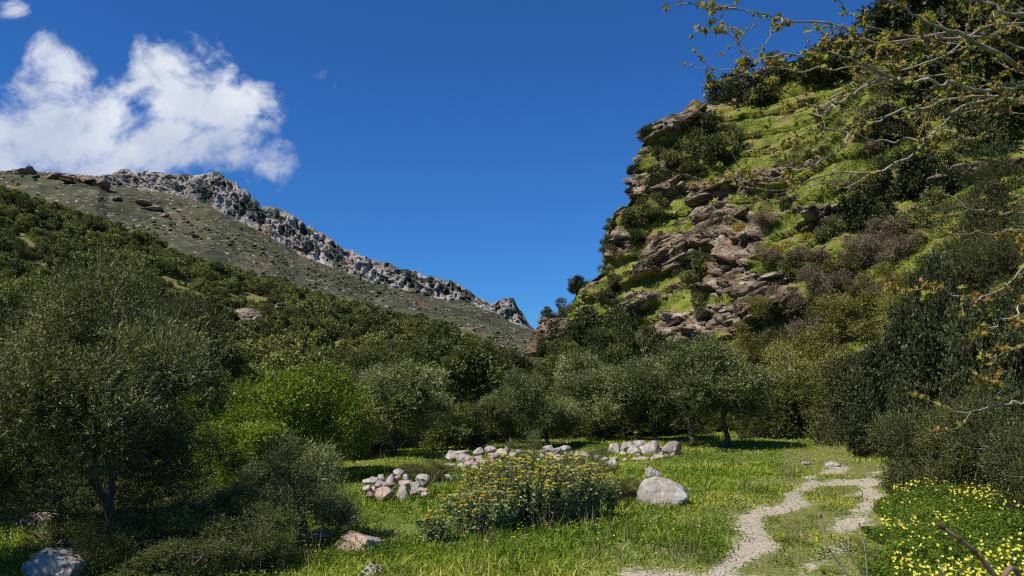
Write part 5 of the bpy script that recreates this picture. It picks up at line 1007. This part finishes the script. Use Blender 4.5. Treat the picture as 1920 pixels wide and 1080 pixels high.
def build_plane():
    rng = np.random.default_rng(33); root = obj("plane_tree", None, loc=tuple(TRUNK_AT)); tag(root, "plane tree with pale bare branches and opening leaf buds reaching in from the upper right", "tree")
    off = -TRUNK_AT
    tr = Acc(); tp = catmull([[0, 0, -.3], [.05, .05, 1.5], [-.05, .1, 3.2], [.1, .1, 5.2], [.3, .3, 8]], 5); tube(tr, tp, np.linspace(.22, .09, len(tp)), 14); obj("trunk", tr.mesh("trunk", M_PBARK, True), root)
    lf = Acc(); bud = Acc(); allp = []
    for bi, (cp, r0) in enumerate(BR):
        acc = Acc(); P = np.array([at(a, b, d) for a, b, d in cp])
        if cp[0][0] > 2000:
            P = np.concatenate([[np.array([TRUNK_AT[0], TRUNK_AT[1], min(max(P[0][2] * .62 + .35, .8), 4.4)])], P])
        Q = catmull(P, 9) + off; n = len(Q); wob = np.stack([vn(np.arange(n) * .45, bi, k, 3) for k in range(3)], -1) * .018; Q = Q + wob
        t = np.linspace(0, 1, n); rr = r0 * (1.5 * (1 - t) + .28 + 1.2 * np.clip(1 - t * 5, 0, 1)) * .78; rr *= 1 + .12 * vn(np.arange(n) * 1.3, bi, 0, 9)
        tube(acc, Q, rr, 7)
        L = np.concatenate([[0], np.cumsum(np.linalg.norm(np.diff(Q, axis=0), axis=1))])
        def sub(p0, d0, ln, r, depth):
            d0 = nz(d0); seg = 6; pts = [p0]; d = d0.copy()
            for k in range(seg):
                d = nz(d + rng.normal(size=3) * .20 + np.array([0, 0, .07])); pts.append(pts[-1] + d * ln / seg)
            pts = np.array(pts); tube(acc, pts, np.linspace(r, r * .45, len(pts)), 5)
            if depth > 0:
                for k in range(rng.integers(1, 4)):
                    q = rng.integers(2, seg); sub(pts[q], nz(pts[q] - pts[q - 1]) + rng.normal(size=3) * .7, ln * rng.uniform(.35, .6), r * .6, depth - 1)
            ends = [len(pts) - 1] + list(rng.choice(np.arange(1, seg), min(3, seg - 1), replace=False))
            for q in ends:
                tip(pts[q], nz(pts[q] - pts[q - 1]), q == len(pts) - 1)
        def tip(c, d, end):
            k = rng.random()
            V, Fc = ICO[2]; s = rng.uniform(.004, .008); bud.add(V * [s, s, s * 1.5] + c, Fc)
            if k < .8 or end:
                nl = rng.integers(2, 5 if not end else 7); col = rng.random()
                for _ in range(nl):
                    dd = nz(d * .5 + rng.normal(size=3) * .8); star_leaf(lf, c + dd * .006, dd, rng.normal(size=3), rng.uniform(.012, .027) * (1.35 if rng.random() < .12 else 1), np.clip(col + rng.normal() * .12, 0, 1))
        st = .9 if cp[0][0] > 2000 else .1; x = L[-1] * (1 - .0); pos = L[-1] * .0
        # side twigs only along the visible part
        for s in np.arange(.05, L[-1], .085):
            i = int(np.searchsorted(L, s)); i = min(i, n - 1); px, _ = proj(Q[i] - off)
            if px > 2000 and (px > 2700 or rng.random() < .5): continue
            if rng.random() < .60:
                d = nz(Q[i] - Q[max(i - 1, 0)]); sub(Q[i], d * .9 + rng.normal(size=3) * .55, rng.uniform(.10, .34) * (1 if r0 > .006 else .6), max(.0018, rr[i] * .38), 1 if rng.random() < .5 else 0)
            elif rng.random() < .6: tip(Q[i], rng.normal(size=3), False)
        tip(Q[-1], nz(Q[-1] - Q[-2]), True)
        obj("branch", acc.mesh("branch", M_PBARK, True), root)
    obj("leaves", lf.mesh("leaves", M_PLEAF), root); obj("buds", bud.mesh("buds", M_BUD, True), root)
build_plane()

# near twigs of saplings, lower right
SP = [([(1640, 1200, 3.3), (1592, 1085, 3.3), (1565, 1045, 3.3), (1550, 1020, 3.3), (1540, 970, 3.3)], .006, "thin pale bare shoot rising beside the track, longest of the bare shoots"),
      ([(1660, 1200, 3.6), (1625, 1085, 3.6), (1598, 1050, 3.6), (1580, 1010, 3.6)], .004, "slighter bare shoot right of the longest one"),
      ([(1650, 1200, 3.4), (1628, 1090, 3.4), (1622, 1030, 3.4), (1612, 985, 3.4)], .004, "bare shoot carrying one young yellowish leaf"),
      ([(1790, 1200, 3.4), (1772, 1085, 3.4), (1758, 1055, 3.4)], .004, "short bare shoot tip near the lower edge, between the others"),
      ([(1950, 1220, 1.75), (1868, 1085, 1.7), (1832, 1040, 1.68), (1800, 1012, 1.66), (1768, 990, 1.65)], .0075, "thick blurred brown shoot with swollen buds in the lower right corner")]
rs = np.random.default_rng(3)
for i, (cp, r, lab) in enumerate(SP):
    P = np.array([at(a, b, d) for a, b, d in cp]); b = P[0].copy(); b[2] = H(b[0], b[1]); b[0] += .15
    P = np.concatenate([[b], P]) if P[0][2] > b[2] + .05 else P
    Q = catmull(P, 8); base = Q[0].copy(); root = obj("bare_shoot", None, loc=tuple(base)); tag(root, lab, "twig", "bare shoots in the lower right"); a = Acc(); tube(a, Q - base, np.linspace(r, r * .5, len(Q)) * (1 + .1 * rs.normal(size=len(Q))), 8)
    obj("stem", a.mesh("stem", M_PBARK if i < 4 else M_SHOOT, True), root)
    bd = Acc(); V, Fc = ICO[3]
    for q in ((len(Q) - 1, int(len(Q) * .8), int(len(Q) * .62)) if i == 4 else (len(Q) - 1, int(len(Q) * .7))):
        s = r * (.72 if i == 4 else .8); dq = nz(Q[min(q + 1, len(Q) - 1)] - Q[q - 1]); bd.add(V * s + dq * (V @ dq)[:, None] * s * 1.2 + Q[q] - base + dq * s, Fc)
    obj("buds", bd.mesh("buds", M_BROWNB, True), root)
    if i == 2:
        l = Acc(); star_leaf(l, Q[-8] - base + np.array([-.02, 0, .02]), np.array([-.8, 0, .4]), np.array([0, 1., .3]), .035, .75); obj("leaf", l.mesh("leaf", M_PLEAF), root)
print("BUILT", len(bpy.data.objects))
